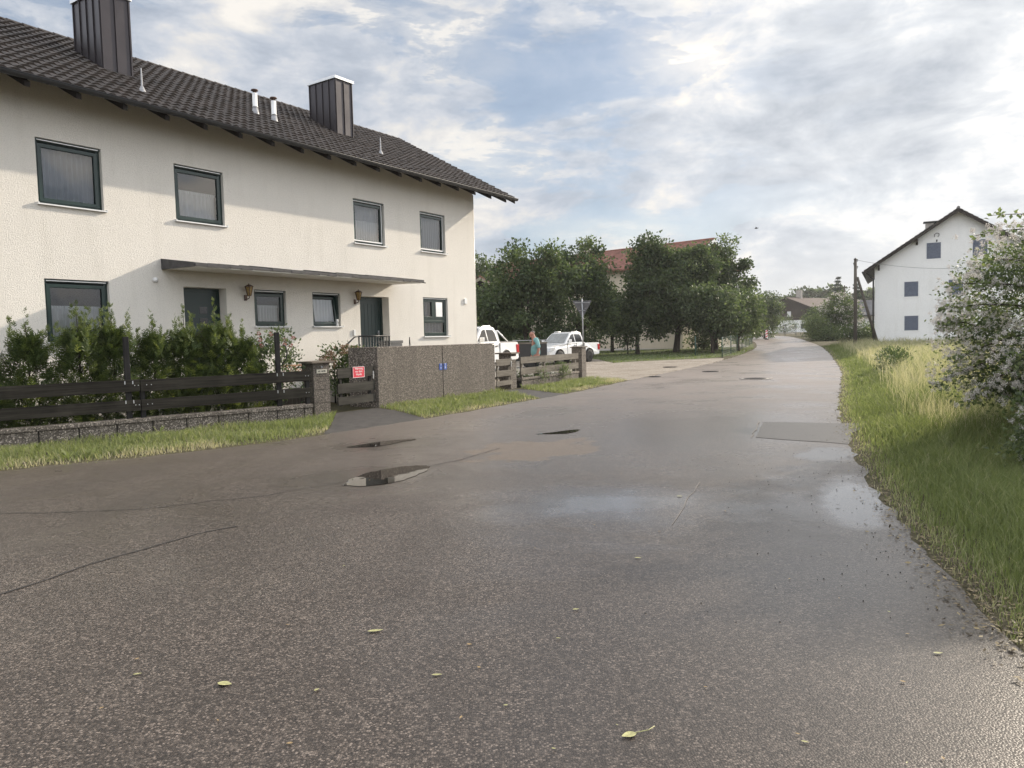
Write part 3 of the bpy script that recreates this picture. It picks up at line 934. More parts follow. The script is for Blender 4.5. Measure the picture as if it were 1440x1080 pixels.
def window(x0, x1, z0, z1, curtain='half', screen=False, tilt=0.0, split=False, label=None):
    mb = MB()
    ring(mb, x0 + 0.004, x1 - 0.004, z0 + 0.004, z1 - 0.004, 0.065, 0.085, 0.16)
    mb.box(x0 + 0.004, x1 - 0.004, 0.04, 0.085, z1 - 0.05, z1 - 0.004)          # shutter guide at the head
    w = mb.build('window', M['green'], house, bevel=0.004)
    if label: w['label'] = label
    a, b, c, d = x0 + 0.055, x1 - 0.055, z0 + 0.06, z1 - 0.095

    def sash(a, b, c, d, ang=0.0, cur=None):
        T = Matrix.Translation((0, 0.09, c)) @ Matrix.Rotation(-ang, 4, 'X')
        mb = MB(); ring(mb, a, b, 0, d - c, 0.075, -0.022, 0.05)
        o = mb.build('sash', M['green'], w, bevel=0.006); o.matrix_local = T
        mb = MB(); mb.face([(a + 0.06, 0.012, 0.06), (b - 0.06, 0.012, 0.06), (b - 0.06, 0.012, d - c - 0.06), (a + 0.06, 0.012, d - c - 0.06)])
        o = mb.build('pane', M['glass'], w); o.matrix_local = T

    if split:
        zt = z0 + 0.56; xm = (x0 + x1) / 2 - 0.02
        mb = MB(); mb.box(a, b, 0.075, 0.15, zt - 0.06, zt + 0.06); mb.box(xm - 0.05, xm + 0.05, 0.07, 0.15, zt + 0.06, z1 - 0.07)
        mb.build('transom', M['green'], w, bevel=0.004)
        sash(a, xm - 0.03, zt + 0.03, d + 0.03); sash(xm + 0.03, b, zt + 0.03, d + 0.03); sash(a, b, c, zt - 0.03)
    else:
        sash(a, b, c, d, tilt)
    mb = MB()
    if curtain == 'half':
        zc = z0 + (z1 - z0) * 0.58
        wavy(mb, a + 0.04, b - 0.04, z0 + 0.1, zc, 0.25, 9, 0.022)
        wavy(mb, a + 0.04, b - 0.04, zc - 0.05, zc + 0.015, 0.24, 22, 0.008)
        o = mb.build('curtain', M['curtain'], w)
    elif curtain == 'full':
        wavy(mb, a, b, z0 + 0.08, z1 - 0.1, 0.26, 11, 0.03)
        o = mb.build('curtain', M['curtain_grey'], w)
    elif curtain == 'white':
        wavy(mb, a, b, z0 + 0.08, z1 - 0.1, 0.235, 8, 0.02)
        o = mb.build('curtain', M['curtain_white'], w)
    elif curtain == 'split':
        wavy(mb, a, x0 + 0.5, z0 + 0.6, z1 - 0.1, 0.26, 5, 0.03)
        wavy(mb, x1 - 0.4, b, z0 + 0.6, z1 - 0.1, 0.26, 4, 0.03)
        wavy(mb, a, b, z0 + 0.1, z0 + 0.53, 0.24, 7, 0.03, 0, 0.03)
        o = mb.build('curtain', M['curtain_grey'], w)
    elif curtain == 'net':
        wavy(mb, a, b, z0 + 0.08, z1 - 0.1, 0.27, 7, 0.012)
        o = mb.build('curtain', M['curtain_grey'], w)
        mb = MB(); wavy(mb, a, b, z0 + 0.1, z0 + 0.72, 0.24, 12, 0.018)
        mb.build('half_curtain', M['curtain'], w)
    # white line of the roller-blind box / fly screen
    mb = MB()
    if screen:
        ring(mb, x0 + 0.03, x1 - 0.075, z0 + 0.075, z1 - 0.045, 0.022, 0.045, 0.065, 0, 0.035)
    else:
        mb.box(x0 + 0.05, x1 - 0.05, 0.03, 0.05, z1 - 0.046, z1 - 0.028)
    mb.build('screen_frame' if screen else 'blind_rail', M['white'], w)
    mb = MB()
    mb.prism([(-0.075, z0 - 0.028), (-0.075, z0 - 0.002), (0.10, z0 + 0.014), (0.10, z0 - 0.015)], x0 - 0.035, x1 + 0.035, 'yz')
    mb.box(x0 - 0.04, x0 - 0.02, -0.078, 0.0, z0 - 0.03, z0 + 0.02); mb.box(x1 + 0.02, x1 + 0.04, -0.078, 0.0, z0 - 0.03, z0 + 0.02)
    mb.build('sill', M['white'], w)
    return w


window(-17.4, -16.12, 4.52, 5.82, 'full')
window(-14.43, -13.14, 4.52, 5.82, 'full', label='upper window with long grey net curtain')
window(-11.49, -10.2, 4.52, 5.82, 'half', label='upper window with white half curtain')
window(-5.87, -4.57, 4.52, 5.82, 'net', True, label='upper window with fly screen and half curtain')
window(-2.91, -1.62, 4.52, 5.82, 'full', True, label='upper window with fly screen and plain net')
window(-17.4, -16.12, 1.74, 3.035, 'half')
window(-14.42, -13.13, 1.74, 3.035, 'half', label='large ground floor window behind the hedge')
window(-9.45, -8.45, 2.07, 3.015, 'half', label='small window with striped half curtain')
window(-7.54, -6.51, 2.07, 3.015, 'white', tilt=0.13, label='small window tilted open')
window(-2.88, -1.6, 1.735, 3.025, 'split', split=True, label='three-part window with draped curtain')


def front_door(x0, x1, z0, z1, glazed):
    mb = MB()
    ring(mb, x0 + 0.003, x1 - 0.003, z0 + 0.003, z1 - 0.003, 0.07, 0.28, 0.38)
    d = mb.build('front_door', M['green'], house, bevel=0.004)
    mb = MB(); mb.box(x0 + 0.07, x1 - 0.07, 0.30, 0.36, z0 + 0.02, z1 - 0.07)
    if not glazed:
        for i in range(7):
            xx = x0 + 0.16 + i * (x1 - x0 - 0.32) / 6
            mb.box(xx - 0.006, xx + 0.006, 0.294, 0.30, z0 + 0.12, z1 - 0.2)
    mb.build('leaf', M['green_door'], d, bevel=0.004)
    mb = MB(); mb.box(x1 - 0.22, x1 - 0.16, 0.284, 0.30, z0 + 0.98, z0 + 1.2); mb.tube([(x1 - 0.19, 0.25, z0 + 1.12), (x1 - 0.30, 0.245, z0 + 1.12)], 0.012)
    mb.build('handle', M['steel'], d)
    if glazed:
        for zc in (2.475, 2.20, 1.935, 1.66):
            mb = MB(); mb.box(x0 + 0.58, x0 + 0.79, 0.292, 0.31, zc - 0.085, zc + 0.085)
            mb.build('glazing', simple('dark_door_glass', (0.012, 0.013, 0.014), 0.12), d)
    mb = MB(); mb.box(x0 - 0.15, x1 + 0.15, -0.35, 0.28, z0 - 0.15, z0 - 0.003)
    mb.build('threshold', simple('stone_step', (0.30, 0.28, 0.26), 0.8), d)


front_door(-11.4, -10.26, 0.75, 3.0, True)
front_door(-5.74, -4.5, 0.75, 2.97, False)

# porch canopy
CX0, CX1 = -11.9, -4.32
mb = MB()
mb.prism([(0.0, 3.375), (-1.24, 3.335), (-1.24, 3.40), (0.0, 3.53)], CX0 + 0.015, CX1 - 0.015, 'yz')
can = mb.build('canopy', M['reveal'], house)
mb = MB()
k = 26
for i in range(k):                                      # felt sheets, lapped and a little uneven
    a = CX0 + (CX1 - CX0) * i / k; b = CX0 + (CX1 - CX0) * (i + 1) / k + 0.02
    e = rnd.uniform(0, 0.012); f = rnd.uniform(-0.012, 0.012)
    lo = (rnd.choice((3.355, 3.36, 3.37)))
    mb.prism([(0.0, 3.535), (-1.245, 3.405), (-1.245, lo), (-1.275 - e, lo - 0.004), (-1.275 - e, 3.425 + f), (0.0, 3.60 + f)], a, b, 'yz')
mb.prism([(0.0, 3.36), (-1.25, 3.345), (-1.25, 3.44), (0.0, 3.61)], CX0 - 0.02, CX0, 'yz')
mb.prism([(0.0, 3.37), (-1.25, 3.345), (-1.25, 3.42), (0.0, 3.60)], CX1, CX1 + 0.02, 'yz')
mb.build('roof_felt', M['bitumen'], can, fix=False)
mb = MB(); mb.tube([(CX1 + 0.02, -1.2, 3.37), (CX1 + 0.16, -1.22, 3.355)], 0.02, 8)
mb.build('spout', M['gutter'], can)


def lantern(x):
    mb = MB()
    mb.box(x - 0.035, x + 0.035, -0.03, -0.001, 2.72, 2.86)
    mb.tube([(x, -0.02, 2.76), (x, -0.10, 2.755), (x, -0.17, 2.78), (x, -0.17, 2.83)], 0.012, 8)
    mb.lathe([(0.045, 0), (0.05, 0.012)], (x, -0.17, 2.825), n=6, smooth=False)
    mb.lathe([(0.118, 0), (0.118, 0.012), (0.055, 0.05), (0.012, 0.062), (0.012, 0.085)], (x, -0.17, 3.055), n=6, smooth=False)
    for j in range(6):
        a = 2 * math.pi * j / 6
        mb.tube([(x + 0.05 * math.cos(a), -0.17 + 0.05 * math.sin(a), 2.835), (x + 0.102 * math.cos(a), -0.17 + 0.102 * math.sin(a), 3.058)], 0.007, 5)
    o = mb.build('wall_lantern', M['copper'], house)
    mb = MB(); mb.lathe([(0.045, 0.0), (0.098, 0.22)], (x, -0.17, 2.836), n=6, smooth=False)
    mb.build('lantern_glass', M['amber'], o)


lantern(-9.72); lantern(-5.95)
mb = MB(); mb.box(-0.70, -0.55, -0.05, -0.001, 2.86, 3.04, ch=0.008); mb.build('meter_box', M['white'], house)
mb = MB(); mb.box(-6.06, -5.98, -0.04, -0.001, 1.80, 1.97, ch=0.006); mb.build('doorbell', M['white'], house)
mb = MB(); mb.lathe([(0.0, -0.075), (0.035, -0.07), (0.055, -0.04), (0.06, 0.0)], (-12.09, 0.0, 3.12), 'y', 14); mb.build('motion_sensor', M['white'], house)


def chimney(x0, x1, y0, y1, top, label):
    zb = 6.62 + (y0 + 0.9) * KS - 0.25
    mb = MB()
    mb.box(x0, x1, y0, y1, zb, top - 0.09)
    for i in range(5):
        y = y0 + (y1 - y0) * i / 4
        y = min(max(y, y0 + 0.012), y1 - 0.012)
        for xx, s in ((x0, -1), (x1, 1)):
            mb.box(min(xx, xx + s * 0.028), max(xx, xx + s * 0.028), y - 0.012, y + 0.012, zb, top - 0.092)
    for i in range(3):
        x = x0 + (x1 - x0) * i / 2
        x = min(max(x, x0 + 0.012), x1 - 0.012)
        for yy, s in ((y0, -1), (y1, 1)):
            mb.box(x - 0.012, x + 0.012, min(yy, yy + s * 0.028), max(yy, yy + s * 0.028), zb, top - 0.092)
    c = mb.build('chimney', M['sheet'], house, fix=False)
    if label: c['label'] = label
    mb = MB(); mb.box(x0 - 0.05, x1 + 0.05, y0 - 0.05, y1 + 0.05, top - 0.09, top, ch=0.008)
    mb.build('cap', M['alu'], c)
    mb = MB()
    e = 0.08
    zy = lambda y: 6.69 + (y + 0.9) * KS + 0.05
    for a, b, yy0, yy1 in ((x0 - e, x0 - 0.001, y0 - e, y1 + e), (x1 + 0.001, x1 + e, y0 - e, y1 + e), (x0, x1, y0 - 0.16, y0 - 0.001)):
        mb.prism([(yy0, zy(yy0) - 0.1), (yy0, zy(yy0)), (yy1, zy(yy1)), (yy1, zy(yy1) - 0.1)], a, b, 'yz')
    mb.build('flashing', M['gutter'], c)


chimney(-12.1, -11.4, 1.65, 2.85, 10.0, 'wider chimney nearer the street corner')
chimney(-4.68, -3.97, 1.80, 3.0, 10.03, 'chimney near the far end of the ridge')


def vent(x, y, thin):
    z = 6.69 + (y + 0.9) * KS + 0.02
    mb = MB()
    if thin:
        mb.lathe([(0.12, -0.10), (0.085, 0.0), (0.05, 0.08), (0.028, 0.13)], (x, y, z), n=14)
        mb.lathe([(0.022, 0.12), (0.014, 0.52)], (x, y, z), n=8)
        mb.box(x - 0.13, x + 0.13, y - 0.2, y + 0.05, 0, 0.008, M=Matrix.Translation((0, 0, 0)) @ Matrix.Translation((x, y, z - 0.03)) @ Matrix.Rotation(PH, 4, 'X') @ Matrix.Translation((-x, -y, 0)))
        mb.build('vent_pipe', M['lead'], house, fix=False)
    else:
        mb.lathe([(0.13, -0.12), (0.10, 0.0), (0.072, 0.16)], (x, y, z), n=16)
        o = mb.build('vent_pipe', M['lead'], house)
        mb = MB(); mb.lathe([(0.078, 0.17), (0.078, 0.2), (0.068, 0.2), (0.068, 0.56)], (x, y, z), n=16); mb.build('sleeve', M['white'], o)
        mb = MB(); mb.lathe([(0.05, 0.56), (0.05, 0.62), (0.10, 0.625), (0.09, 0.655), (0.02, 0.67)], (x, y, z), n=16)
        mb.build('cowl', M['copper'], o)


vent(-8.05, 1.42, False); vent(-7.72, 1.05, False); vent(-12.0, 0.25, True); vent(-4.15, 0.45, True)

# landing and railing by the second door
mb = MB()
mb.box(-7.1, -4.2, -1.28, -0.013, -0.3, 0.60); mb.box(-7.4, -7.1, -1.28, -0.013, -0.3, 0.42); mb.box(-7.7, -7.4, -1.28, -0.013, -0.3, 0.22)
mb.build('landing', simple('grey_step_stone', (0.32, 0.30, 0.27), 0.85), house)
mb = MB()
mb.tube([(-7.06, -1.22, 1.765), (-5.8, -1.22, 1.765)], 0.02, 8)
mb.tube([(-7.06, -1.22, 0.70), (-5.8, -1.22, 0.70)], 0.015, 8)
for x in (-7.03, -5.83): mb.tube([(x, -1.22, 0.58), (x, -1.22, 1.76)], 0.022, 8)
for i in range(1, 11): mb.tube([(-7.03 + i * 0.109, -1.22, 0.70), (-7.03 + i * 0.109, -1.22, 1.76)], 0.010, 6)
mb.tube([(-7.06, -1.22, 1.765), (-7.2, -1.22, 1.74), (-8.0, -1.22, 1.2)], 0.02, 8)
mb.tube([(-7.97, -1.22, 0.0), (-7.97, -1.22, 1.23)], 0.02, 8)
mb.build('stair_railing', M['black'], house)

HM = Matrix.Translation(HP) @ Matrix.Rotation(R(56), 4, 'Z')


def hw(x, y, z):
    """house coordinates -> world"""
    return tuple(HM @ Vector((x, y, z)))


b = empty('storage_box', hw(-5.45, -0.9, 0.60), R(56), 'grey storage box on the landing beside the second door, behind the concrete wall', 'box')
mb = MB(); mb.box(-0.27, 0.27, -0.22, 0.22, 0.0, 0.94, ch=0.012); mb.build('body', M['grey_paint'], b)
mb = MB(); mb.box(-0.29, 0.29, -0.24, 0.24, 0.945, 1.03, ch=0.012); mb.build('lid', M['grey_paint'], b)
mb = MB(); mb.lathe([(0.032, 0), (0.036, 0.012), (0.03, 0.03), (0.028, 0.1), (0.04, 0.13), (0.036, 0.19), (0.0, 0.195)], n=14)
o = mb.build('cup', M['white'], loc=hw(-6.68, -0.02, 2.083))
tag(o, 'small white beaker standing on the sill of the tilted window', 'beaker')
mb = MB(); mb.tube([(-0.16, 0, 0), (0, 0, 1.72), (0.13, 0, 0.4)], 0.012, 6)
o = mb.build('garden_stake', M['post'], loc=hw(-4.27, -0.6, 0.0)); o.rotation_euler = (0, 0, R(56))
tag(o, 'thin bent stake before the wall, right of the second door', 'stake')
# ------------------------------------------------------------------ fences, gates, pillars, concrete bin store
FA = math.atan2(FD[1], FD[0])


def boards(root, x0, x1, zs, y0, mat, joints=(), th=0.03):
    cuts = [x0] + [j for j in joints if x0 < j < x1] + [x1]
    for z0, z1 in zs:
        for a, b in zip(cuts[:-1], cuts[1:]):
            mb = MB()
            n = 10
            for i in range(n):                          # sawn boards are never quite straight
                pass
            s0 = rnd.uniform(-0.006, 0.006); s1 = rnd.uniform(-0.006, 0.006); yb = rnd.uniform(-0.003, 0.003)
            mb.prism([(a + 0.006, z0 + s0), (b - 0.006, z0 + s1), (b - 0.006, z1 + s1), (a + 0.006, z1 + s0)], y0 + yb, y0 + th + yb, 'xz')
            mb.build('board', mat, root, bevel=0.004)


def plinth(root, x0, x1, top, y0, y1, step, mat, first=0.0):
    mb = MB()
    x = x0 + first
    xs = [x0]
    while x < x1 - 0.1:
        if x > x0 + 0.05: xs.append(x)
        x += step
    xs.append(x1)
    for a, b in zip(xs[:-1], xs[1:]):
        j = rnd.uniform(-0.006, 0.006)
        mb.box(a + 0.011, b - 0.011, y0 + j, y1, -0.25, top - 0.078, 0, ch=0.008)
    mb.box(x0 + 0.01, x1 - 0.01, y0 + 0.02, y1 - 0.01, -0.25, top - 0.08, 1)
    o = mb.build('wall', [mat, M['joint']], root)
    mb = MB()
    x = x0
    while x < x1 - 0.01:
        e = min(x + 1.19, x1)
        mb.box(x + 0.002, e - 0.002, y0 - 0.03, y1 + 0.03, top - 0.072, top, 0, ch=0.012)
        x = e
    mb.build('coping', M['aggregate_dark'], root)


fl = empty('low_wall', (*F0, 0), FA, 'low wall of washed concrete blocks under the dark plank fence', 'wall')
plinth(fl, -9.0, 5.5, 0.335, 0.0, 0.2, 0.595, M['aggregate_dark'], 0.03)
fe = empty('plank_fence', (*F0, 0.336), FA, 'dark stained fence of two long planks before the thuja hedge', 'fence')
DZ = 0.336
boards(fe, -9.0, 5.5, [(0.815 - DZ, 1.03 - DZ), (0.475 - DZ, 0.672 - DZ)], -0.005, M['plank_dark'], (-5.1, -1.42, 2.155))
for x, h in ((-4.95, 1.8), (-1.65, 1.8), (1.97, 1.80), (4.8, 1.84)):
    mb = MB(); mb.box(x - 0.045, x + 0.045, 0.03, 0.10, 0.0, h - DZ, ch=0.005); mb.build('post', M['post'], fe)
for x in (-5.1, -1.42, 2.2, 5.42):
    mb = MB(); mb.box(x - 0.04, x + 0.04, 0.03, 0.09, 0.0, 0.94 - DZ); mb.build('batten', M['post'], fe)
mb = MB()
for x in (1.9, 2.03, 4.74, 4.87):
    for z in (0.985 - DZ, 0.64 - DZ):
        mb.box(x - 0.008, x + 0.008, -0.016, -0.009, z - 0.028, z + 0.028)
for x in (2.06, 2.12, 2.26, 2.34, 5.36, 5.42):
    for z in (0.93 - DZ, 0.58 - DZ):
        mb.lathe([(0.009, -0.012), (0.007, -0.016)], (x, 0, z), 'y', 8)
mb.build('screw', M['alu'], fe)
mb = MB(); mb.tube([(4.9, 0.08, 1.2 - DZ), (4.97, 0.05, 1.28 - DZ), (5.0, 0.05, 1.42 - DZ), (4.98, 0.05, 1.55 - DZ), (4.93, 0.05, 1.58 - DZ)], 0.013, 6); mb.build('wire_hook', M['black'], fe)


def pillar(loc, rz, h, w, d, label, capw=0.09, plate=None, capname='cap'):
    p = empty('gate_pillar', (*loc, 0), rz, label, 'pillar')
    mb = MB()
    n = 4; z0 = -0.2
    for i in range(n):
        z1 = h * (i + 1) / n
        mb.box(-w / 2, w / 2, 0, d, z0 + (0.004 if i else 0), z1 - 0.003, 0, ch=0.006)
        z0 = z1
    mb.box(-w / 2 + 0.02, w / 2 - 0.02, 0.02, d - 0.02, -0.2, h - 0.01, 1)
    mb.build('shaft', [M['aggregate'], M['joint']], p)
    mb = MB(); mb.box(-w / 2 - capw, w / 2 + capw, -capw, d + capw, h, h + 0.045, ch=0.008); mb.build('cap', M['cap'], p)
    return p


p1 = pillar((-4.17, 16.35), R(50), 1.165, 0.42, 0.42, 'gate pillar with cream name plate and wide brown cap beside the dark plank fence')
mb = MB(); mb.box(-0.135, 0.135, -0.022, -0.002, 0.945, 1.03, ch=0.004); npl = mb.build('name_plate', M['cream_sign'], p1)
mb = MB()
for i in range(7):
    x = -0.1 + i * 0.03
    if i == 2: continue
    mb.box(x, x + 0.016 + 0.006 * (i % 2), -0.025, -0.0225, 0.975, 1.0 + 0.006 * (i % 3))
mb.build('worn_lettering', M['plastic'], npl)
mb = MB(); mb.box(-0.02, 0.03, -0.02, -0.002, 1.06, 1.10, ch=0.003); mb.build('bell_button', M['steel'], p1)
p2 = pillar((0.06, 23.83), R(61), 1.11, 0.40, 0.42, 'washed concrete pillar with white plate between the grey gate and grey plank fence')
mb = MB(); mb.box(-0.17, 0.17, -0.02, -0.002, 0.93, 1.03, ch=0.004); mb.build('plate', M['white'], p2)
p3 = pillar((2.78, 28.6), R(61.5), 1.19, 0.42, 0.42, 'end pillar of washed concrete at the gravel yard entrance', 0.05)


def gate(name, loc, rz, L, zs, mat, label, wood):
    g = empty(name, (*loc, 0), rz, label, 'gate')
    boards(g, 0.02, L - 0.02, zs, 0.0, mat)
    for x in (0.16, L - 0.16):
        mb = MB(); mb.box(x - 0.035, x + 0.035, 0.034, 0.075, zs[-1][0] - 0.02, zs[0][1] - 0.02); mb.build('upright', wood, g)
    mb = MB(); mb.box(L - 0.10, L - 0.06, -0.012, -0.003, 0.72, 0.9); mb.tube([(L - 0.08, -0.03, 0.82), (L - 0.16, -0.045, 0.82)], 0.009, 6); mb.build('latch', M['steel'], g)
    return g


g1 = gate('garden_gate', (-3.97, 16.92), R(60), 1.33, [(0.79, 1.015), (0.44, 0.665), (0.17, 0.355)], M['plank_mid'], 'low three-plank garden gate, half weathered, carrying a red sign', M['post'])
GM = Matrix.Translation((-3.97, 16.92, 0)) @ Matrix.Rotation(R(60), 4, 'Z')
s = empty('warning_sign', GM @ Vector((0.72, -0.012, 0.9)), R(60), 'red enamel sign with three lines of white text hung on the dark garden gate', 'sign')
mb = MB(); mb.box(-0.20, 0.20, -0.008, 0.0, -0.125, 0.13, ch=0.003); mb.build('plate', M['red'], s)
mb = MB()
for a, b, c, d in ((-0.20, 0.20, 0.122, 0.13), (-0.20, 0.20, -0.125, -0.117), (-0.20, -0.192, -0.117, 0.122), (0.192, 0.20, -0.117, 0.122)): mb.box(a, b, -0.0105, -0.0085, c, d)
mb.build('border', M['lettering'], s)
text_mesh('lettering', 'Warnung\nvor dem\nHunde', 0.072, M['lettering'], s, Matrix.Translation((0, -0.0105, 0.018)) @ Matrix.Rotation(R(90), 4, 'X'), 0.001, 0.95)

# right fence
A2 = math.atan2(0.882, 0.471)
gate('garden_gate', (-0.47, 22.60), A2, 1.05, [(0.77, 0.975), (0.44, 0.62), (0.16, 0.31)], M['plank_grey'], 'low grey weathered three-plank gate at the end of the concrete wall', M['plank_grey'])
lw = empty('low_wall', (-0.5, 22.56, 0), A2, 'short low wall of washed concrete blocks under the grey fence', 'wall')
plinth(lw, 1.78, 6.52, 0.31, 0.03, 0.22, 0.595, M['aggregate'], 0.3)
fr = empty('plank_fence', (-0.5, 22.56, 0.312), A2, 'grey weathered fence of two planks beside the gravel yard', 'fence')
boards(fr, 1.74, 6.5, [(0.775 - 0.312, 0.99 - 0.312), (0.41 - 0.312, 0.63 - 0.312)], 0.02, M['plank_grey'], (3.6,))
for x in (1.9, 3.6, 6.3):
    mb = MB(); mb.box(x - 0.04, x + 0.04, 0.055, 0.13, 0.0, 0.93 - 0.312); mb.build('post', M['plank_grey'], fr)

# concrete bin store
WA = math.atan2(22.56 - 18.08, -0.5 + 3.24)
bs = empty('bin_store', (-3.24, 18.08, 0), WA, 'long washed concrete bin store wall with a vertical joint and two blue plates', 'bin store')
mb = MB()
mb.box(0.0, 0.10, 0.085, 0.95, -0.2, 1.44); mb.box(5.15, 5.25, 0.085, 0.95, -0.2, 1.44); mb.box(0.1, 5.15, 0.85, 0.949, -0.2, 1.44)
mb.build('shell', M['aggregate_dark'], bs, bevel=0.006)
mb = MB(); mb.box(-0.005, 5.255, 0.0, 0.955, 1.442, 1.468, ch=0.005); mb.build('top_slab', M['aggregate_dark'], bs)
for a, b in ((0.0, 2.605), (2.635, 5.25)):
    mb = MB(); mb.box(a, b, 0.0, 0.08, 0.015 if a else 0.0, 1.438, ch=0.006); mb.build('front_panel', M['aggregate'], bs)
mb = MB(); mb.box(0.05, 5.2, 0.025, 0.12, -0.2, 0.01); mb.box(2.60, 2.64, 0.05, 0.084, 0.0, 1.43); mb.build('base_joint', M['joint'], bs)
WM = Matrix.Translation((-3.24, 18.08, 0)) @ Matrix.Rotation(WA, 4, 'Z')
for x, lab, l2 in ((2.525, 'blue number plate left of the joint in the concrete wall', '7\na'), (2.725, 'blue number plate right of the joint in the concrete wall', '7\nb')):
    s = empty('number_plate', WM @ Vector((x, -0.003, 0.885)), WA, lab, 'number plate', 'blue number plates on the bin store')
    mb = MB(); mb.box(-0.068, 0.068, -0.008, 0.0, -0.085, 0.085, ch=0.003); mb.build('plate', M['blue'], s)
    text_mesh('numeral', l2, 0.088, M['lettering'], s, Matrix.Translation((0, -0.0095, 0.012)) @ Matrix.Rotation(R(90), 4, 'X'), 0.001, 0.75)

# lattice box behind the fence
lt = empty('lattice_planter', hw(-9.5, -1.62, 0), R(56), 'terracotta coloured lattice planter between hedge and house wall', 'planter')
mb = MB()
for i in range(14):
    x = -0.62 + i * 0.09
    mb.prism([(x, 0.72), (x + 0.018, 0.72), (x + 0.30, 1.06), (x + 0.282, 1.06)], 0.0, 0.012, 'xz')
    mb.prism([(x + 0.30, 0.72), (x + 0.318, 0.72), (x + 0.018, 1.06), (x, 1.06)], 0.013, 0.025, 'xz')
mb.box(-0.66, 0.9, -0.01, 0.035, 1.06, 1.10); mb.box(-0.66, 0.9, -0.01, 0.035, 0.68, 0.72)
mb.build('lattice', M['terracotta'], lt)
mb = MB(); mb.box(-0.66, 0.9, 0.0, 0.4, 0.0, 0.5, ch=0.01); mb.build('trough', M['bark'], lt)


# ------------------------------------------------------------------ garden plants
def sprays(base, axis, n_br, L, v0, rng=RNG):
    """flat scale-leaf fans: arrays of leaflet bases, directions, lengths"""
    k = len(base)
    axis = unit(axis)
    hz = unit(np.cross(axis, np.array([0, 0, 1.0]) + 0.5 * rng.normal(size=(k, 3))))
    C, A, NN, LL, WW, VV = [], [], [], [], [], []
    for i in range(n_br):
        t = (i + 0.6) / n_br
        sd = -1 if i % 2 else 1
        ln = L * (0.48 * (1 - t) + 0.16)
        C.append(base + axis * (L * t)[:, None])
        A.append(axis * 0.8 + hz * sd * 0.75 + rng.normal(size=(k, 3)) * 0.12)
        LL.append(ln); WW.append(np.full(k, 0.011) + 0.012 * ln / 0.1)
        NN.append(np.cross(axis, hz) + rng.normal(size=(k, 3)) * 0.2); VV.append(v0 + 0.12 * t)
    C.append(base); A.append(axis); LL.append(L * 1.08); WW.append(np.full(k, 0.014)); NN.append(np.cross(axis, hz)); VV.append(v0)
    return [np.concatenate(q) for q in (C, A, NN, LL, WW, VV)]


def thuja(x, y, H, r, label, n=900, body=0.75):
    root = empty('thuja_shrub', (x, y, 0), 0, label, 'hedge shrub', 'thuja shrubs of the hedge')
    z = H * body * RNG.random(n) ** 0.95 + 0.02
    rr = r * np.clip(1.12 - (z / (H * body)) ** 1.7 * 0.92, 0.08, 2) * np.sqrt(RNG.random(n)) * (0.9 + 0.25 * RNG.random(n))
    a = RNG.random(n) * 2 * math.pi
    b = np.stack([rr * np.cos(a), rr * np.sin(a), z], 1)
    ax = np.stack([np.cos(a), np.sin(a), 0.75 + 0.7 * RNG.random(n)], 1) + RNG.normal(size=(n, 3)) * 0.35
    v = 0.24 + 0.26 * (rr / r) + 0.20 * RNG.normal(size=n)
    parts = [sprays(b, ax, 8, 0.16 + 0.12 * RNG.random(n), v)]
    k = 11                                            # loose leaders above the body
    for i in range(k):
        aa = RNG.random() * 6.28; ro = r * 0.85 * RNG.random() * (i > 0)
        top = H * (1.0 if i == 0 else body + (1 - body) * RNG.random() * 0.85)
        m = 26
        t = RNG.random(m)
        zz = H * body * 0.8 + (top - H * body * 0.8) * t
        bb = np.stack([ro * math.cos(aa) + 0.06 * (1 - t) * RNG.normal(size=m), ro * math.sin(aa) + 0.06 * (1 - t) * RNG.normal(size=m), zz], 1)
        th = RNG.random(m) * 6.28
        xx = np.stack([np.cos(th), np.sin(th), 1.3 + RNG.random(m)], 1)
        parts.append(sprays(bb, xx, 6, (0.17 - 0.09 * t) * (0.8 + 0.5 * RNG.random(m)), 0.55 + 0.15 * RNG.normal(size=m)))
    C, A, NN, LL, WW, VV = [np.concatenate(q) for q in zip(*parts)]
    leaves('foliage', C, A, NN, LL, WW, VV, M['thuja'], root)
    mb = MB()
    mb.tube([(0, 0, -0.05), (0.01, 0.01, H * 0.5), (0, 0, H * 0.92)], [0.035, 0.02, 0.005], 6)
    for i in range(9):
        a = i * 2.4; z = 0.2 + i * H * 0.075
        mb.tube([(0, 0, z), (r * 0.7 * math.cos(a), r * 0.7 * math.sin(a), z + 0.3)], [0.01, 0.004], 5)
    mb.build('stem', M['bark'], root)


for i, (x, y, H, r, lab) in enumerate([
        (-10.4, 11.1, 2.1, 0.56, 'thuja shrub at the far left end of the hedge, mostly outside the picture'),
        (-9.6, 11.85, 2.15, 0.56, 'thuja shrub second from the far left end of the hedge'),
        (-8.92, 12.45, 2.12, 0.52, 'thuja shrub at the left picture edge, left of the one with two loose tips'),
        (-8.38, 12.95, 2.28, 0.48, 'ragged thuja shrub with a loose tip left of the big ground floor window'),
        (-7.80, 13.48, 2.46, 0.50, 'tall thuja shrub growing before the left half of the big ground floor window'),
        (-7.38, 13.86, 2.42, 0.46, 'thuja shrub with a tall tip before the right half of the big ground floor window'),
        (-6.86, 14.33, 2.26, 0.46, 'thuja shrub just right of the left tall dark post'),
        (-6.42, 14.72, 2.36, 0.48, 'pale tipped thuja shrub left of the first front door'),
        (-5.98, 15.12, 2.50, 0.48, 'bright tipped thuja shrub reaching highest before the first front door'),
        (-5.55, 15.50, 2.10, 0.46, 'thuja shrub right of the first front door, beside the rose bush')]):
    thuja(x, y, H, r, lab)


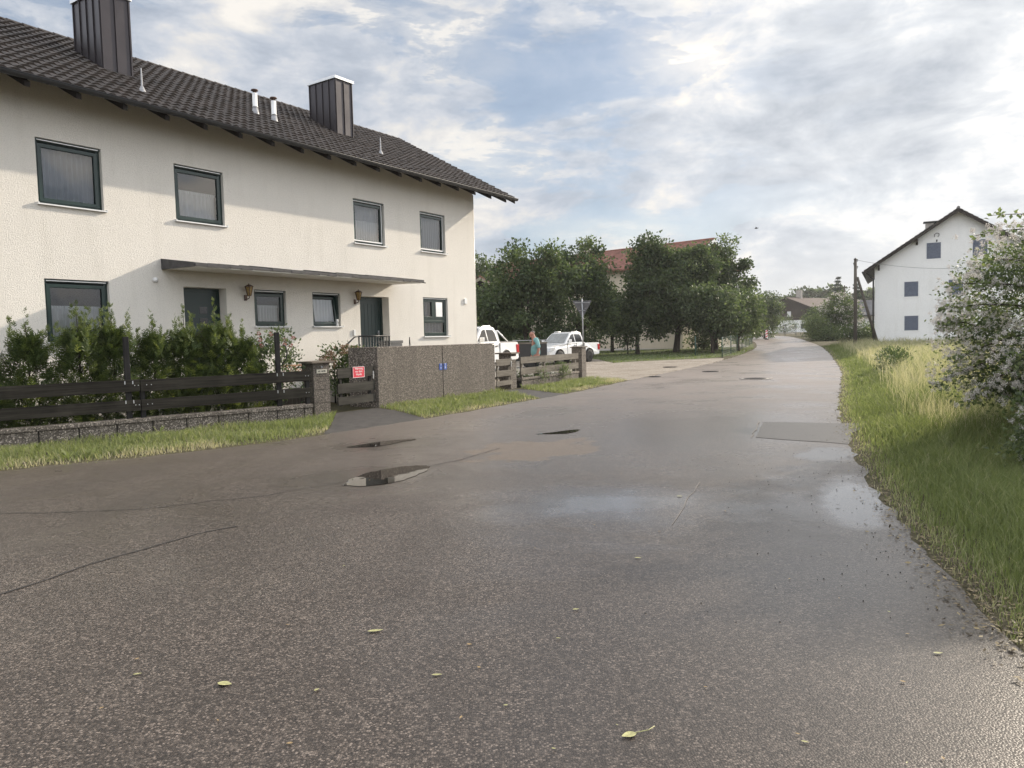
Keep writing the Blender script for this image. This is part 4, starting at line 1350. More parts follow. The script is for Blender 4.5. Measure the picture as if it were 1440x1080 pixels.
def bush(name, label, cat, loc, blobs, n, L, W, mat, stem=True, clump=0.18, kcl=60, group=None, z_up=0.4, vb=0.45, parent_name='foliage', aspect=None):
    root = empty(name, loc, 0, label, cat, group)
    P, D, V = crown(blobs, n, kcl, clump)
    ax = D * 0.7 + RNG.normal(size=(n, 3)) * 0.6 + [0, 0, z_up * 0.3]
    nr = np.tile([0, 0, 1.0], (n, 1)) + RNG.normal(size=(n, 3)) * 0.6
    leaves(parent_name, P, ax, nr, L * (0.7 + 0.6 * RNG.random(n)), W * (0.7 + 0.6 * RNG.random(n)), V + vb - 0.45, mat, root, 0.12)
    return root


def crown(blobs, n, kcl, clump, hollow=0.55):
    """leaf positions: clumps scattered towards the shell of a set of ellipsoids"""
    bl = np.array(blobs, float)                        # cx cy cz rx ry rz
    wt = (bl[:, 3] * bl[:, 4] * bl[:, 5]) ** 0.72; wt /= wt.sum()
    bi = RNG.choice(len(bl), kcl, p=wt)
    d = rand_dirs(kcl)
    rad = hollow + (1.0 - hollow) * RNG.random(kcl) ** 0.6
    cc = bl[bi, :3] + d * bl[bi, 3:] * (rad * (0.9 + 0.22 * RNG.random(kcl)))[:, None]
    ci = RNG.integers(0, kcl, n)
    csz = clump * (0.6 + 0.8 * RNG.random(kcl))
    P = cc[ci] + np.clip(RNG.normal(size=(n, 3)), -1.75, 1.75) * csz[ci][:, None] * [1, 1, 0.75]
    D = unit(P - bl[bi[ci], :3])
    cv = 0.42 + 0.24 * RNG.normal(size=kcl)
    V = cv[ci] + 0.20 * RNG.normal(size=n)
    return P, D, V


rb = bush('rose_bush', 'loose rose bush with faded pink blooms beside the right tall dark post', 'bush', (-5.08, 15.95, 0), [(0, 0, 1.05, 0.42, 0.42, 0.72), (0.1, 0.1, 1.6, 0.3, 0.3, 0.28)], 2600, 0.075, 0.045, M['tree_light'], clump=0.13, kcl=60, vb=0.55)
mb = MB()
for i in range(7):
    a = i * 0.9
    mb.tube([(0, 0, 0), (0.15 * math.cos(a), 0.15 * math.sin(a), 0.8), (0.38 * math.cos(a), 0.38 * math.sin(a), 1.5 + 0.3 * math.sin(i * 2.1))], [0.014, 0.01, 0.005], 5)
mb.build('stem', M['bark'], rb)
k = 9
c = np.array([[0.1 + 0.4 * rnd.uniform(-1, 1), 0.3 * rnd.uniform(-1, 1), 1.55 + 0.3 * rnd.random()] for _ in range(k)])
ci = np.repeat(np.arange(k), 26); n = len(ci)
dd = rand_dirs(n)
leaves('blossom', c[ci] + dd * 0.02, dd, rand_dirs(n), 0.035, 0.03, RNG.random(n), M['rose'], rb)

hb = bush('hydrangea_bush', 'low bush with brownish faded flower heads behind the garden gate', 'bush', (-4.45, 19.35, 0), [(0, 0, 0.85, 0.62, 0.5, 0.62), (0.35, 0.45, 0.8, 0.55, 0.5, 0.6)], 3200, 0.09, 0.055, M['tree'], clump=0.14, kcl=60, vb=0.5)
k = 70
dd = rand_dirs(k); dd[:, 2] = np.abs(dd[:, 2]) * 0.9 + 0.1
c = np.array([0.15, 0.2, 0.85]) + dd * [0.75, 0.75, 0.66]
ci = np.repeat(np.arange(k), 34); n = len(ci)
q = rand_dirs(n)
leaves('flower_head', c[ci] + q * 0.055 * RNG.random((n, 1)), q, rand_dirs(n), 0.035, 0.03, RNG.random(n), M['hydr'], hb)
mb = MB()
for i in range(8):
    a = i * 0.8
    mb.tube([(0.1, 0.15, 0), (0.1 + 0.5 * math.cos(a), 0.15 + 0.5 * math.sin(a), 1.0)], [0.012, 0.006], 5)
mb.build('stem', M['bark'], hb)
for (x, y, r, h, lab) in ((1.55, 26.9, 0.35, 0.62, 'feathery grey-green plant leaning through the grey plank fence near the end pillar'), (0.7, 25.3, 0.3, 0.45, 'low green plant behind the grey plank fence near its left pillar')):
    b_ = bush('garden_plant', lab, 'plant', (x, y, 0), [(0, 0, h * 0.6, r * 1.5, r, h * 0.5)], 1500, 0.09, 0.02, M['tree_light'], clump=0.12, kcl=36, vb=0.6, z_up=2.0)
# ------------------------------------------------------------------ vehicles
def pickup(loc, rz, sc, label, cover):
    root = empty('pickup_truck', loc, rz, label, 'pickup truck')
    root.scale = (sc, sc, sc)
    WX = (1.72, -1.42); WR = 0.385

    def arch(cx, r=0.47, n=12):
        return [(cx + r * math.cos(math.pi * i / n), 0.40 + r * math.sin(math.pi * i / n) * 0.98) for i in range(n + 1)]
    prof = [(2.50, 0.36), (2.62, 0.50), (2.64, 0.82), (2.52, 0.99), (2.30, 1.06), (1.05, 1.16), (0.9, 1.20), (-0.98, 1.20), (-1.0, 1.17), (-2.58, 1.17), (-2.62, 1.10), (-2.60, 0.52), (-2.52, 0.46)]
    poly = prof + [(-1.92, 0.44)] + arch(WX[1])[::-1] + [(-0.9, 0.34), (1.22, 0.34)] + arch(WX[0])[::-1]
    bm = bmesh.new()
    f = bm.faces.new([bm.verts.new((x, -0.90, z)) for x, z in poly])
    r = bmesh.ops.extrude_face_region(bm, geom=[f])
    bmesh.ops.translate(bm, verts=[v for v in r['geom'] if isinstance(v, bmesh.types.BMVert)], vec=(0, 1.80, 0))
    for v in bm.verts:                                   # plan taper of nose and tail, tumblehome
        k = 1 - 0.10 * max(0, (v.co.x - 1.9) / 0.7) ** 1.5 - 0.025 * max(0, (-v.co.x - 2.2) / 0.4)
        k *= 1 - 0.05 * max(0, (v.co.z - 0.85) / 0.35)
        v.co.y *= k
    bmesh.ops.recalc_face_normals(bm, faces=bm.faces)
    es = [e for e in bm.edges if len(e.link_faces) == 2 and e.calc_face_angle(0) > 0.9 and abs(e.verts[0].co.y - e.verts[1].co.y) < 0.12]
    bmesh.ops.bevel(bm, geom=es, offset=0.045, segments=3, affect='EDGES', profile=0.6, clamp_overlap=True)
    me = bpy.data.meshes.new('body'); bm.to_mesh(me); bm.free(); me.materials.append(M['carpaint'])
    o = bpy.data.objects.new('body', me); COL.objects.link(o); o.parent = root
    # cabin
    B = [(1.02, 0.80, 1.17), (-1.0, 0.82, 1.17)]; T = [(0.22, 0.64, 1.78), (-0.72, 0.64, 1.80)]
    mb = MB()
    st = [(1.02, 0.80, 1.15), (0.62, 0.745, 1.49), (0.27, 0.67, 1.755), (0.12, 0.655, 1.80), (-0.3, 0.655, 1.83), (-0.70, 0.65, 1.80), (-0.80, 0.67, 1.75), (-0.92, 0.76, 1.45), (-0.99, 0.82, 1.15)]
    sec = []
    for x, w, z in st: sec.append([(x, -w, z), (x, -w * 0.5, z + 0.015), (x, w * 0.5, z + 0.015), (x, w, z)])
    for a, b in zip(sec[:-1], sec[1:]):
        for i in range(3): mb.face([a[i], a[i + 1], b[i + 1], b[i]], 0, True)
    low = lambda x: (x, 0.82 - 0.02 * max(0, x), 1.15)
    for s in (-1, 1):
        mb.face([(x, s * w, z) for x, w, z in st], 0)
    mb.build('cab', M['carpaint'], root)
    sd = lambda x, z, s, off=0.008: (x, s * (0.82 - (z - 1.17) * 0.26 + off), z)
    for s in (-1, 1):
        for q in ([(0.80, 1.24), (0.30, 1.66), (0.14, 1.70), (0.02, 1.70), (0.0, 1.24)], [(-0.08, 1.24), (-0.06, 1.70), (-0.62, 1.69), (-0.74, 1.56), (-0.80, 1.24)]):
            mb = MB(); mb.face([sd(x, z, s) for x, z in q]); mb.build('side_window', M['glass_dark'], root)
    mb = MB(); mb.face([(0.985, -0.70, 1.20), (0.985, 0.70, 1.20), (0.32, 0.60, 1.735), (0.32, -0.60, 1.735)])
    for v in range(len(mb.v)): mb.v[v] = (mb.v[v][0] + 0.03, mb.v[v][1], mb.v[v][2] + 0.022)
    mb.build('windscreen', simple('windscreen_glass', (0.16, 0.175, 0.18), 0.08, spec=0.9, var=0.2, vs=3), root)
    mb = MB(); mb.face([(-0.995, -0.62, 1.26), (-0.995, 0.62, 1.26), (-0.83, 0.56, 1.70), (-0.83, -0.56, 1.70)]); mb.build('rear_window', M['glass_dark'], root)
    mb = MB()
    for s in (-1, 1): mb.tube([(0.1, s * 0.60, 1.80), (0.05, s * 0.60, 1.855), (-0.55, s * 0.60, 1.865), (-0.65, s * 0.60, 1.80)], 0.018, 6)
    mb.build('roof_rail', M['alu'], root)
    for x in WX:
        for s in (-1, 1):
            w = empty('wheel', (x, s * 0.80, WR)); w.parent = root
            mb = MB(); mb.lathe([(0.26, -0.12), (0.36, -0.125), (WR, -0.09), (WR, 0.09), (0.36, 0.125), (0.26, 0.12)], (0, 0, 0), 'y', 28); mb.build('tyre', M['rubber'], w, fix=False)
            mb = MB(); mb.lathe([(0.0, s * 0.06), (0.06, s * 0.085), (0.07, s * 0.07), (0.255, s * 0.085), (0.262, s * 0.12)], (0, 0, 0), 'y', 24)
            for k in range(6):
                a = k * math.pi / 3
                mb.prism([(0.05 * math.cos(a + .5), 0.05 * math.sin(a + .5)), (0.25 * math.cos(a + .14), 0.25 * math.sin(a + .14)), (0.25 * math.cos(a - .14), 0.25 * math.sin(a - .14)), (0.05 * math.cos(a - .5), 0.05 * math.sin(a - .5))], s * 0.075, s * 0.105, 'xz')
            mb.build('rim', M['rim'], w, fix=False)
    mb = MB()
    for x in WX:
        for s in (-1, 1):
            a = [(x + 0.475 * math.cos(math.pi * i / 12), s * 0.905, 0.40 + 0.465 * math.sin(math.pi * i / 12)) for i in range(13)]
            mb.tube(a, 0.022, 6)
    mb.box(-0.9, 1.2, -0.93, -0.84, 0.33, 0.40, ch=0.01); mb.box(-0.9, 1.2, 0.84, 0.93, 0.33, 0.40, ch=0.01)
    mb.build('side_step', M['plastic'], root)
    mb = MB(); mb.box(2.40, 2.665, -0.50, 0.50, 0.66, 0.94, ch=0.02); mb.box(2.40, 2.66, -0.62, 0.62, 0.38, 0.55, ch=0.02); mb.build('grille', M['plastic'], root)
    mb = MB(); mb.box(2.60, 2.685, -0.42, 0.42, 0.755, 0.785); mb.box(2.6, 2.69, -0.07, 0.07, 0.72, 0.83, ch=0.01); mb.build('grille_bar', M['alu'], root)
    for s in (-1, 1):
        mb = MB(); mb.prism([(2.66, 0.70), (2.62, 0.93), (2.05, 0.99), (2.25, 0.80)], s * 0.50, s * 0.872, 'xz'); mb.build('headlight', M['lens'], root, bevel=0.015)
        mb = MB(); mb.box(-2.65, -2.42, s * 0.70 if s > 0 else -0.885, 0.885 if s > 0 else s * 0.70, 0.72, 1.08, ch=0.015); mb.build('tail_light', M['redlens'], root)
        mb = MB(); mb.box(0.72, 0.86, s * 0.86 - 0.02, s * 0.86 + 0.02, 1.18, 1.24); mb.box(0.70, 0.80, min(s * 0.88, s * 1.06), max(s * 0.88, s * 1.06), 1.20, 1.40, ch=0.03); mb.build('wing_mirror', M['carpaint'], root)
        for x in (0.08, -0.72):
            mb = MB(); mb.box(x, x + 0.2, s * 0.885 - 0.025, s * 0.885 + 0.025, 1.02, 1.055, ch=0.01); mb.build('door_handle', M['plastic'], root)
        for x in (0.92, -0.03, -0.88):
            mb = MB(); mb.box(x, x + 0.008, s * 0.887 - 0.018, s * 0.887 + 0.018, 0.46, 1.17)
            mb.build('door_gap', M['plastic'], root)
    mb = MB(); mb.box(-2.72, -2.45, -0.80, 0.80, 0.44, 0.60, ch=0.03); mb.build('rear_bumper', M['plastic'], root)
    if cover:
        mb = MB(); mb.box(-2.56, -1.02, -0.80, 0.80, 1.155, 1.215, ch=0.015); mb.build('load_cover', M['plastic'], root)
        mb = MB()
        for s in (-1, 1): mb.tube([(-1.05, s * 0.76, 1.2), (-1.0, s * 0.66, 1.62), (-1.15, s * 0.64, 1.66), (-1.75, s * 0.78, 1.21)], 0.035, 8)
        mb.tube([(-1.06, -0.65, 1.645), (-1.06, 0.65, 1.645)], 0.035, 8)
        mb.build('sports_bar', M['carpaint'], root)
    else:
        mb = MB(); mb.box(-2.54, -1.04, -0.72, 0.72, 1.165, 1.176); mb.build('load_bed', M['plastic'], root)
    return root


terrace = sheet_mesh('courtyard', [([(-9.2, 34.6), (-2.2, 28.6), (2.0, 30.5), (1.6, 40), (-9, 41)], 0.10, 0)], [M['reveal'] and simple('pale_paving_yard', (0.30, 0.28, 0.25), 0.85)])
pickup((-1.85, 33.9, 0.10), math.atan2(-0.89, -0.45), 1.13, 'white pickup truck with covered load bed at the corner of the white house', True)
pickup((3.15, 44.66, 0.065), math.atan2(-0.785, -0.62), 1.0, 'white pickup truck facing the street under the trees, behind the yield sign', False)
tr = empty('trailer', (0.95, 38.6, 0.0), R(2), 'dark box trailer with pale top rail between the two white pickup trucks', 'trailer')
mb = MB(); mb.box(-0.85, 0.85, -0.7, 0.7, 0.45, 1.30, ch=0.02); mb.build('body', M['plastic'], tr)
mb = MB(); mb.box(-0.87, 0.87, -0.72, 0.72, 1.302, 1.38, ch=0.01); mb.build('top_rail', M['plank_grey'], tr)
mb = MB(); mb.box(-0.86, 0.86, -0.71, 0.71, 1.46, 1.50, ch=0.01)
for x in (-0.8, 0, 0.8): mb.box(x - 0.02, x + 0.02, -0.70, -0.66, 1.38, 1.46)
mb.build('cover_frame', M['steel'], tr)
for s in (-1, 1):
    mb = MB(); mb.lathe([(0.14, -0.08), (0.30, -0.08), (0.32, -0.05), (0.32, 0.05), (0.30, 0.08), (0.14, 0.08)], (0, s * 0.82, 0.32), 'y', 20); mb.build('wheel', M['rubber'], tr)
mb = MB(); mb.tube([(0.8, 0, 0.5), (1.4, 0, 0.45)], 0.04, 6); mb.build('drawbar', M['steel_dark'], tr)


# ------------------------------------------------------------------ the man
def skin_mesh(name, verts, edges, mat, parent, sub=2, root=0):
    me = bpy.data.meshes.new(name)
    me.from_pydata([v[:3] for v in verts], edges, [])
    o = bpy.data.objects.new(name, me); COL.objects.link(o)
    o.modifiers.new('skin', 'SKIN'); s = o.modifiers.new('sub', 'SUBSURF'); s.levels = sub; s.render_levels = sub
    for i, v in enumerate(verts):
        d = me.skin_vertices[0].data[i]
        d.radius = v[3] if isinstance(v[3], (tuple, list)) else (v[3], v[3])
        d.use_root = (i == root)
    dg = bpy.context.evaluated_depsgraph_get(); dg.update()
    m2 = bpy.data.meshes.new_from_object(o.evaluated_get(dg))
    bpy.data.objects.remove(o); m2.name = name
    m2.materials.clear(); m2.materials.append(mat)
    m2.polygons.foreach_set('use_smooth', [True] * len(m2.polygons))
    o = bpy.data.objects.new(name, m2); COL.objects.link(o); o.parent = parent
    return o


man = empty('person', (0.86, 26.1, 0.0), R(188), 'man in a turquoise polo shirt standing with bowed head behind the grey fence', 'person')
man.scale = (1.05, 1.05, 1.05)
skin = simple('sunburnt_skin', (0.46, 0.22, 0.16), 0.55, var=0.08)
V_ = [(0, 0, 0.95, (.15, .12)), (0.0, 0, 1.12, (.15, .135)), (-0.01, 0, 1.30, (.16, .12)), (0.0, 0, 1.42, (.12, .09)), (0.055, 0, 1.53, .058), (0.10, 0, 1.60, (.074, .085)), (0.125, 0, 1.675, (.078, .095)), (0.13, 0, 1.735, (.055, .065)),
      (0.205, 0, 1.615, .018), (0.185, 0, 1.585, .030)]                         # 8 nose, 9 chin
E_ = [(0, 1), (1, 2), (2, 3), (3, 4), (4, 5), (5, 6), (6, 7), (6, 8), (5, 9)]
for s in (1, -1):
    b = len(V_)
    V_ += [(-0.01, s * 0.19, 1.42, .062), (-0.06, s * 0.245, 1.15, .048), (0.02 if s > 0 else 0.1, s * 0.26, 0.93, .034), (0.045 if s > 0 else .14, s * 0.255, 0.86, (.022, .036)), (0.06 if s > 0 else .16, s * 0.25, 0.80, (.016, .034))]
    E_ += [(3, b), (b, b + 1), (b + 1, b + 2), (b + 2, b + 3), (b + 3, b + 4)]
    hx = 0.06 if s > 0 else .16
    for j, (dx, L) in enumerate(((0.028, .075), (0.010, .085), (-0.009, .08), (-0.027, .065))):
        k = len(V_)
        V_ += [(hx + dx, s * 0.25, 0.785, .0095), (hx + dx + 0.006, s * 0.247, 0.785 - L * 0.55, .0085), (hx + dx, s * 0.238, 0.785 - L, .0075)]
        E_ += [(b + 4, k), (k, k + 1), (k + 1, k + 2)]
    k = len(V_)
    V_ += [(hx + 0.045, s * 0.245, 0.835, .011), (hx + 0.058, s * 0.24, 0.785, .009)]
    E_ += [(b + 3, k), (k, k + 1)]
    k = len(V_)
    V_ += [(0.0, s * 0.095, 0.86, .095), (0.02, s * 0.11, 0.50, .062), (-0.01, s * 0.115, 0.27, .058), (-0.03, s * 0.12, 0.09, .042), (0.04, s * 0.125, 0.04, (.042, .035)), (0.15, s * 0.135, 0.035, (.04, .025))]
    E_ += [(0, k)] + [(k + i, k + i + 1) for i in range(5)]
    k = len(V_)
    V_ += [(0.095, s * 0.092, 1.645, (.014, .026))]; E_ += [(6, k)]
skin_mesh('body', V_, E_, skin, man)
shirt = simple('turquoise_cotton', (0.20, 0.40, 0.40), 0.85, var=0.12, vs=9, bump=0.3, bs=30)
S_ = [(0.0, 0, 0.90, (.178, .165)), (0.015, 0, 1.05, (.19, .175)), (0.01, 0, 1.22, (.185, .16)), (-0.01, 0, 1.36, (.16, .135)), (0.0, 0, 1.46, (.10, .09)), (0.035, 0, 1.515, (.068, .068))]
SE = [(i, i + 1) for i in range(5)]
for s in (1, -1):
    k = len(S_)
    S_ += [(-0.01, s * 0.19, 1.42, .082), (-0.045, s * 0.238, 1.24, .075), (-0.055, s * 0.247, 1.17, .072)]
    SE += [(4, k), (k, k + 1), (k + 1, k + 2)]
skin_mesh('polo_shirt', S_, SE, shirt, man)
T_ = [(0, 0, 0.97, (.165, .15)), (0, 0, 0.88, (.16, .14))]; TE = [(0, 1)]
for s in (1, -1):
    k = len(T_)
    T_ += [(0.0, s * 0.095, 0.80, .112), (0.02, s * 0.11, 0.50, .085), (-0.01, s * 0.115, 0.27, .075), (-0.02, s * 0.12, 0.10, .07)]
    TE += [(1, k), (k, k + 1), (k + 1, k + 2), (k + 2, k + 3)]
skin_mesh('trousers', T_, TE, simple('dark_trousers', (0.03, 0.031, 0.036), 0.85), man)
H_ = [(0.035, 0, 1.655, (.062, .05)), (0.075, 0, 1.715, (.08, .06)), (0.135, 0, 1.75, (.06, .042))]
skin_mesh('hair', H_, [(0, 1), (1, 2)], simple('short_grey_hair', (0.22, 0.19, 0.17), 0.9, var=0.3, vs=60), man)
mb = MB()
for s in (1, -1):
    mb.lathe([(0, 0), (0.009, 0.001), (0.0, 0.004)], (0, 0, 0), 'x', 8, M=Matrix.Translation((0.186, s * 0.032, 1.655)))
    mb.tube([(0.186, s * 0.02, 1.672), (0.184, s * 0.05, 1.672)], 0.005, 5)
mb.tube([(0.205, -0.02, 1.583), (0.208, 0.02, 1.583)], 0.005, 5)
mb.build('face', simple('face_features', (0.10, 0.05, 0.045), 0.6), man)
for s in (1, -1):
    mb = MB(); mb.box(-0.09, 0.20, s * 0.125 - 0.05, s * 0.125 + 0.05, -0.002, 0.085, ch=0.03); mb.build('shoe', M['plastic'], man)

# ------------------------------------------------------------------ street furniture
sg = empty('yield_sign', (3.28, 34.0, 0), R(6), 'grey back of a triangular yield sign on a steel post behind the end pillar', 'road sign')
mb = MB(); mb.tube([(0, 0, -0.1), (0, 0, 2.3), (-0.015, 0, 3.32)], 0.033, 12); mb.build('post', M['steel'], sg)
mb = MB()
a = 0.46
tri = [(-a, 3.24), (a, 3.24), (0, 3.24 - a * 1.732)]
rp = []
for i in range(3):                                       # rounded corners
    p0_, p1_, p2_ = Vector(tri[i - 1]), Vector(tri[i]), Vector(tri[(i + 1) % 3])
    u_, w_ = (p0_ - p1_).normalized() * 0.05, (p2_ - p1_).normalized() * 0.05
    rp += [tuple(p1_ + u_), tuple(p1_ + (u_ + w_) * 0.32), tuple(p1_ + w_)]
mb.prism(rp, 0.045, 0.052, 'xz'); mb.build('plate', M['steel_dark'], sg)
mb = MB(); mb.box(-0.34, 0.34, 0.034, 0.044, 3.13, 3.16); mb.box(-0.14, 0.14, 0.034, 0.044, 2.78, 2.81)
for z in (3.145, 2.795, 2.43): mb.tube([(0, 0, z - 0.025), (0, 0, z + 0.025)], 0.042, 12)
mb.box(0.115, 0.14, 0.03, 0.044, 2.86, 2.91)
mb.build('clamp', M['steel'], sg)

bc = empty('traffic_beacon', (30.6, 89.5, ground_z(89.5)), R(5), 'red and white striped beacon standing before the round dark tree at the street bend', 'beacon')
mb = MB(); mb.box(-0.125, 0.125, -0.02, 0.02, 0.2, 1.15, ch=0.01); pl = mb.build('panel', M['lettering'], bc)
mb = MB()
for z in (0.25, 0.57, 0.89): mb.prism([(-0.124, z), (0.124, z + 0.14), (0.124, z + 0.28), (-0.124, z + 0.14)], -0.023, -0.0205, 'xz')
mb.build('stripe', M['red'], pl)
mb = MB(); mb.box(-0.2, 0.2, -0.14, 0.14, 0.0, 0.1, ch=0.02); mb.box(-0.03, 0.03, -0.02, 0.02, 0.1, 0.2); mb.build('foot', M['plastic'], bc)

iron = simple('cast_iron', (0.045, 0.042, 0.040), 0.55, metal=0.5, var=0.25, vs=14)
conc = simple('worn_concrete_ring', (0.27, 0.25, 0.23), 0.8, var=0.25, vs=8)


def cover(x, y, r, label, ring=True, name='manhole_cover', cat='manhole cover'):
    root = empty(name, (x, y, ground_z(y) + 0.012), 0.3, label, cat)
    if ring:
        mb = MB(); mb.lathe([(r + 0.002, 0.0), (r + 0.002, 0.012), (r + 0.13, 0.012), (r + 0.13, 0.0)], (0, 0, 0), n=32); mb.build('frame', conc, root)
    mb = MB(); mb.lathe([(0, 0.0), (0, 0.013), (r, 0.013), (r, 0.0)], (0, 0, 0), n=32)
    for i in range(-3, 4):
        for j in range(-3, 4):
            if math.hypot(i, j) * 0.09 < r - 0.06: mb.box(i * 0.09 - 0.03, i * 0.09 + 0.03, j * 0.09 - 0.03, j * 0.09 + 0.03, 0.0132, 0.019)
    mb.build('lid', iron, root)


cover(8.39, 25.63, 0.42, 'round manhole cover with pale concrete ring in the middle of the street')
cover(8.32, 31.14, 0.36, 'dark round manhole cover near the edge of the gravel yard', False)
cover(7.75, 36.4, 0.36, 'dark round manhole cover lying in the gravel before the lawn', False)
cover(5.45, 28.35, 0.26, 'small dark drain lid in the gravel, nearest to the end pillar', False, 'drain_lid', 'drain lid')

# green wire fence along the lawn
wf = empty('wire_fence', (13.1, 46.4, ground_z(46.4)), 0, 'low green wire fence with thin posts between lawn and street', 'fence')
pts = [(13.1, 46.4), (15.0, 51.0), (16.9, 55.8), (18.6, 60.2), (20.3, 64.6), (22.0, 69.0), (23.7, 73.5), (25.3, 78.5), (26.9, 84)]
mbm = MB()
o0 = Vector((13.1, 46.4, ground_z(46.4)))
for i, (x, y) in enumerate(pts):
    q = Vector((x, y, ground_z(y))) - o0
    mb = MB(); mb.tube([q, q + Vector((0, 0, 1.28))], 0.035, 8); mb.build('post', M['mesh_green'], wf)
    if i == 0: continue
    a = Vector((*pts[i - 1], ground_z(pts[i - 1][1]))) - o0
    for k in range(10): mbm.tube([a + Vector((0, 0, 0.06 + k * 0.13)), q + Vector((0, 0, 0.06 + k * 0.13))], 0.006, 4, cap=False)
    for k in range(22):
        c = a.lerp(q, k / 22); mbm.tube([c + Vector((0, 0, 0.05)), c + Vector((0, 0, 1.23))], 0.004, 4, cap=False)
mbm.build('wire_mesh', M['mesh_green'], wf, fix=False)
mb = MB(); mb.tube([(0, 0, -0.1), (0, 0, 1.3)], 0.04, 8); mb.tube([(0, 0, 1.0), (0.25, 0.4, 0)], 0.02, 6)
tag(mb.build('fence_post', M['mesh_green'], loc=(12.4, 50.3, ground_z(50.3))), 'single braced green fence post standing in the lawn under the trees', 'post')
# ------------------------------------------------------------------ houses further off
def gable_house(root, w, L, eave, ridge, over, front, wall_mat, roof_mat, xr=None, slab=0.18, verge=None, upper=None, split=None, base=-0.5):
    """gable wall in y=0 from x=0..w, ridge along +y; returns slope"""
    xr = xr or w / 2
    k = (ridge - eave) / (xr + over)
    zu = lambda x: ridge - slab - abs(x - xr) * k
    mb = MB()
    if split:
        mb.prism([(0, base), (w, base), (w, split), (0, split)], 0, L, 'xz', 0)
        mb.prism([(0, split + 0.002), (w, split + 0.002), (w, zu(w)), (xr, zu(xr)), (0, zu(0))], -0.12, L, 'xz', 1)
        mb.build('wall', [wall_mat, upper], root)
    else:
        mb.prism([(0, base), (w, base), (w, zu(w)), (xr, zu(xr)), (0, zu(0))], 0, L, 'xz', 0)
        mb.build('wall', wall_mat, root)
    mb = MB()
    mb.prism([(-over, eave), (xr, ridge), (xr, ridge - slab), (-over, eave - slab * 0.7)], -front, L + front, 'xz', 0)
    mb.prism([(w + over, ridge - (w + over - xr) * k), (xr + 0.002, ridge), (xr + 0.002, ridge - slab), (w + over, ridge - (w + over - xr) * k - slab * 0.7)], -front, L + front, 'xz', 0)
    n = int(math.hypot(xr + over, ridge - eave) / 0.36)
    for i in range(n):                                    # courses of tiles
        for s in (0, 1):
            t0, t1 = i / n, (i + 1.0) / n
            X = lambda t: (-over + (xr + over) * t) if not s else (w + over - (w + over - xr) * t)
            Z = lambda t: ridge - abs(X(t) - xr) * k
            mb.face([(X(t0), -front - 0.03, Z(t0) + 0.055), (X(t0), L + front, Z(t0) + 0.055), (X(t1), L + front, Z(t1) + 0.015), (X(t1), -front - 0.03, Z(t1) + 0.015)], 0)
            mb.face([(X(t0), -front - 0.03, Z(t0)), (X(t0), L + front, Z(t0)), (X(t0), L + front, Z(t0) + 0.055), (X(t0), -front - 0.03, Z(t0) + 0.055)], 0)
    mb.tube([(xr, -front - 0.03, ridge + 0.02), (xr, L + front, ridge + 0.02)], 0.11, 8)
    mb.build('roof', roof_mat, root, fix=False)
    if verge is not None:
        for s in (0, 1):
            mb = MB()
            xe = -over if not s else w + over
            ze = ridge - abs(xe - xr) * k
            mb.prism([(xe, ze - 0.02), (xr, ridge - 0.02), (xr, ridge - 0.30), (xe, ze - 0.28)], -front - 0.06, -front - 0.032, 'xz')
            mb.build('verge_board', verge, root, fix=False)
    return k


# white gable house on the right
rh = empty('house', (28.2, 58.0, 0.0), math.atan2(-0.454, 0.891), 'tall white gable house with blue-grey shuttered windows behind the meadow', 'house')
gable_house(rh, 10.96, 14, 6.11, 10.30, 0.75, 0.55, M['plaster_far'], M['tile_grey'], 5.48, verge=M['rafter'])
for x0, x1, z0, z1 in ((3.49, 4.42, 6.77, 7.95), (6.44, 7.36, 6.77, 7.95), (2.03, 2.96, 4.02, 5.14), (4.94, 5.87, 4.02, 5.14), (2.05, 2.98, 1.46, 2.56)):
    mb = MB(); ring(mb, x0 - 0.10, x1 + 0.10, z0 - 0.10, z1 + 0.10, 0.10, -0.02, -0.001)
    w = mb.build('window', M['white'], rh)
    mb = MB()
    n = 18
    for i in range(n):
        a = z0 + (z1 - z0) * i / n; b = z0 + (z1 - z0) * (i + 1) / n
        mb.prism([(-0.004, a), (-0.022, a + 0.01), (-0.022, b - 0.012), (-0.004, b - 0.004)], x0 + 0.001, x1 - 0.001, 'yz')
    mb.build('roller_shutter', M['shutter'], w, fix=False)
mb = MB()
for x, z in ((0.28, 6.36), (2.85, 8.1)):
    mb.prism([(0, z - 0.25), (-0.5, z + 0.0), (-0.5, z + 0.14), (0, z + 0.14)], x - 0.07, x + 0.07, 'yz')
    xx = 10.96 - x
    mb.prism([(0, z - 0.25), (-0.5, z + 0.0), (-0.5, z + 0.14), (0, z + 0.14)], xx - 0.07, xx + 0.07, 'yz')
mb.build('purlin_end', M['rafter'], rh)
mb = MB(); mb.tube([(-0.09, -0.08, 0), (-0.09, -0.08, 5.5), (-0.6, -0.05, 5.95)], 0.06, 8); mb.tube([(-0.82, -0.55, 6.0), (-0.82, 14.5, 6.0)], 0.08, 8); mb.build('downpipe', M['gutter'], rh)
mb = MB(); mb.box(3.5, 4.25, 2.6, 3.3, 8.2, 9.72); ch = mb.build('chimney', M['brick'], rh)
mb = MB(); mb.box(3.35, 4.40, 2.45, 3.45, 9.80, 9.86); mb.box(3.55, 3.65, 2.7, 3.2, 9.722, 9.80); mb.box(4.1, 4.2, 2.7, 3.2, 9.722, 9.80); mb.build('cap', M['gutter'], ch)
mb = MB(); mb.tube([(4.15, -0.01, 8.0), (4.15, -0.03, 8.16)], 0.05, 6)
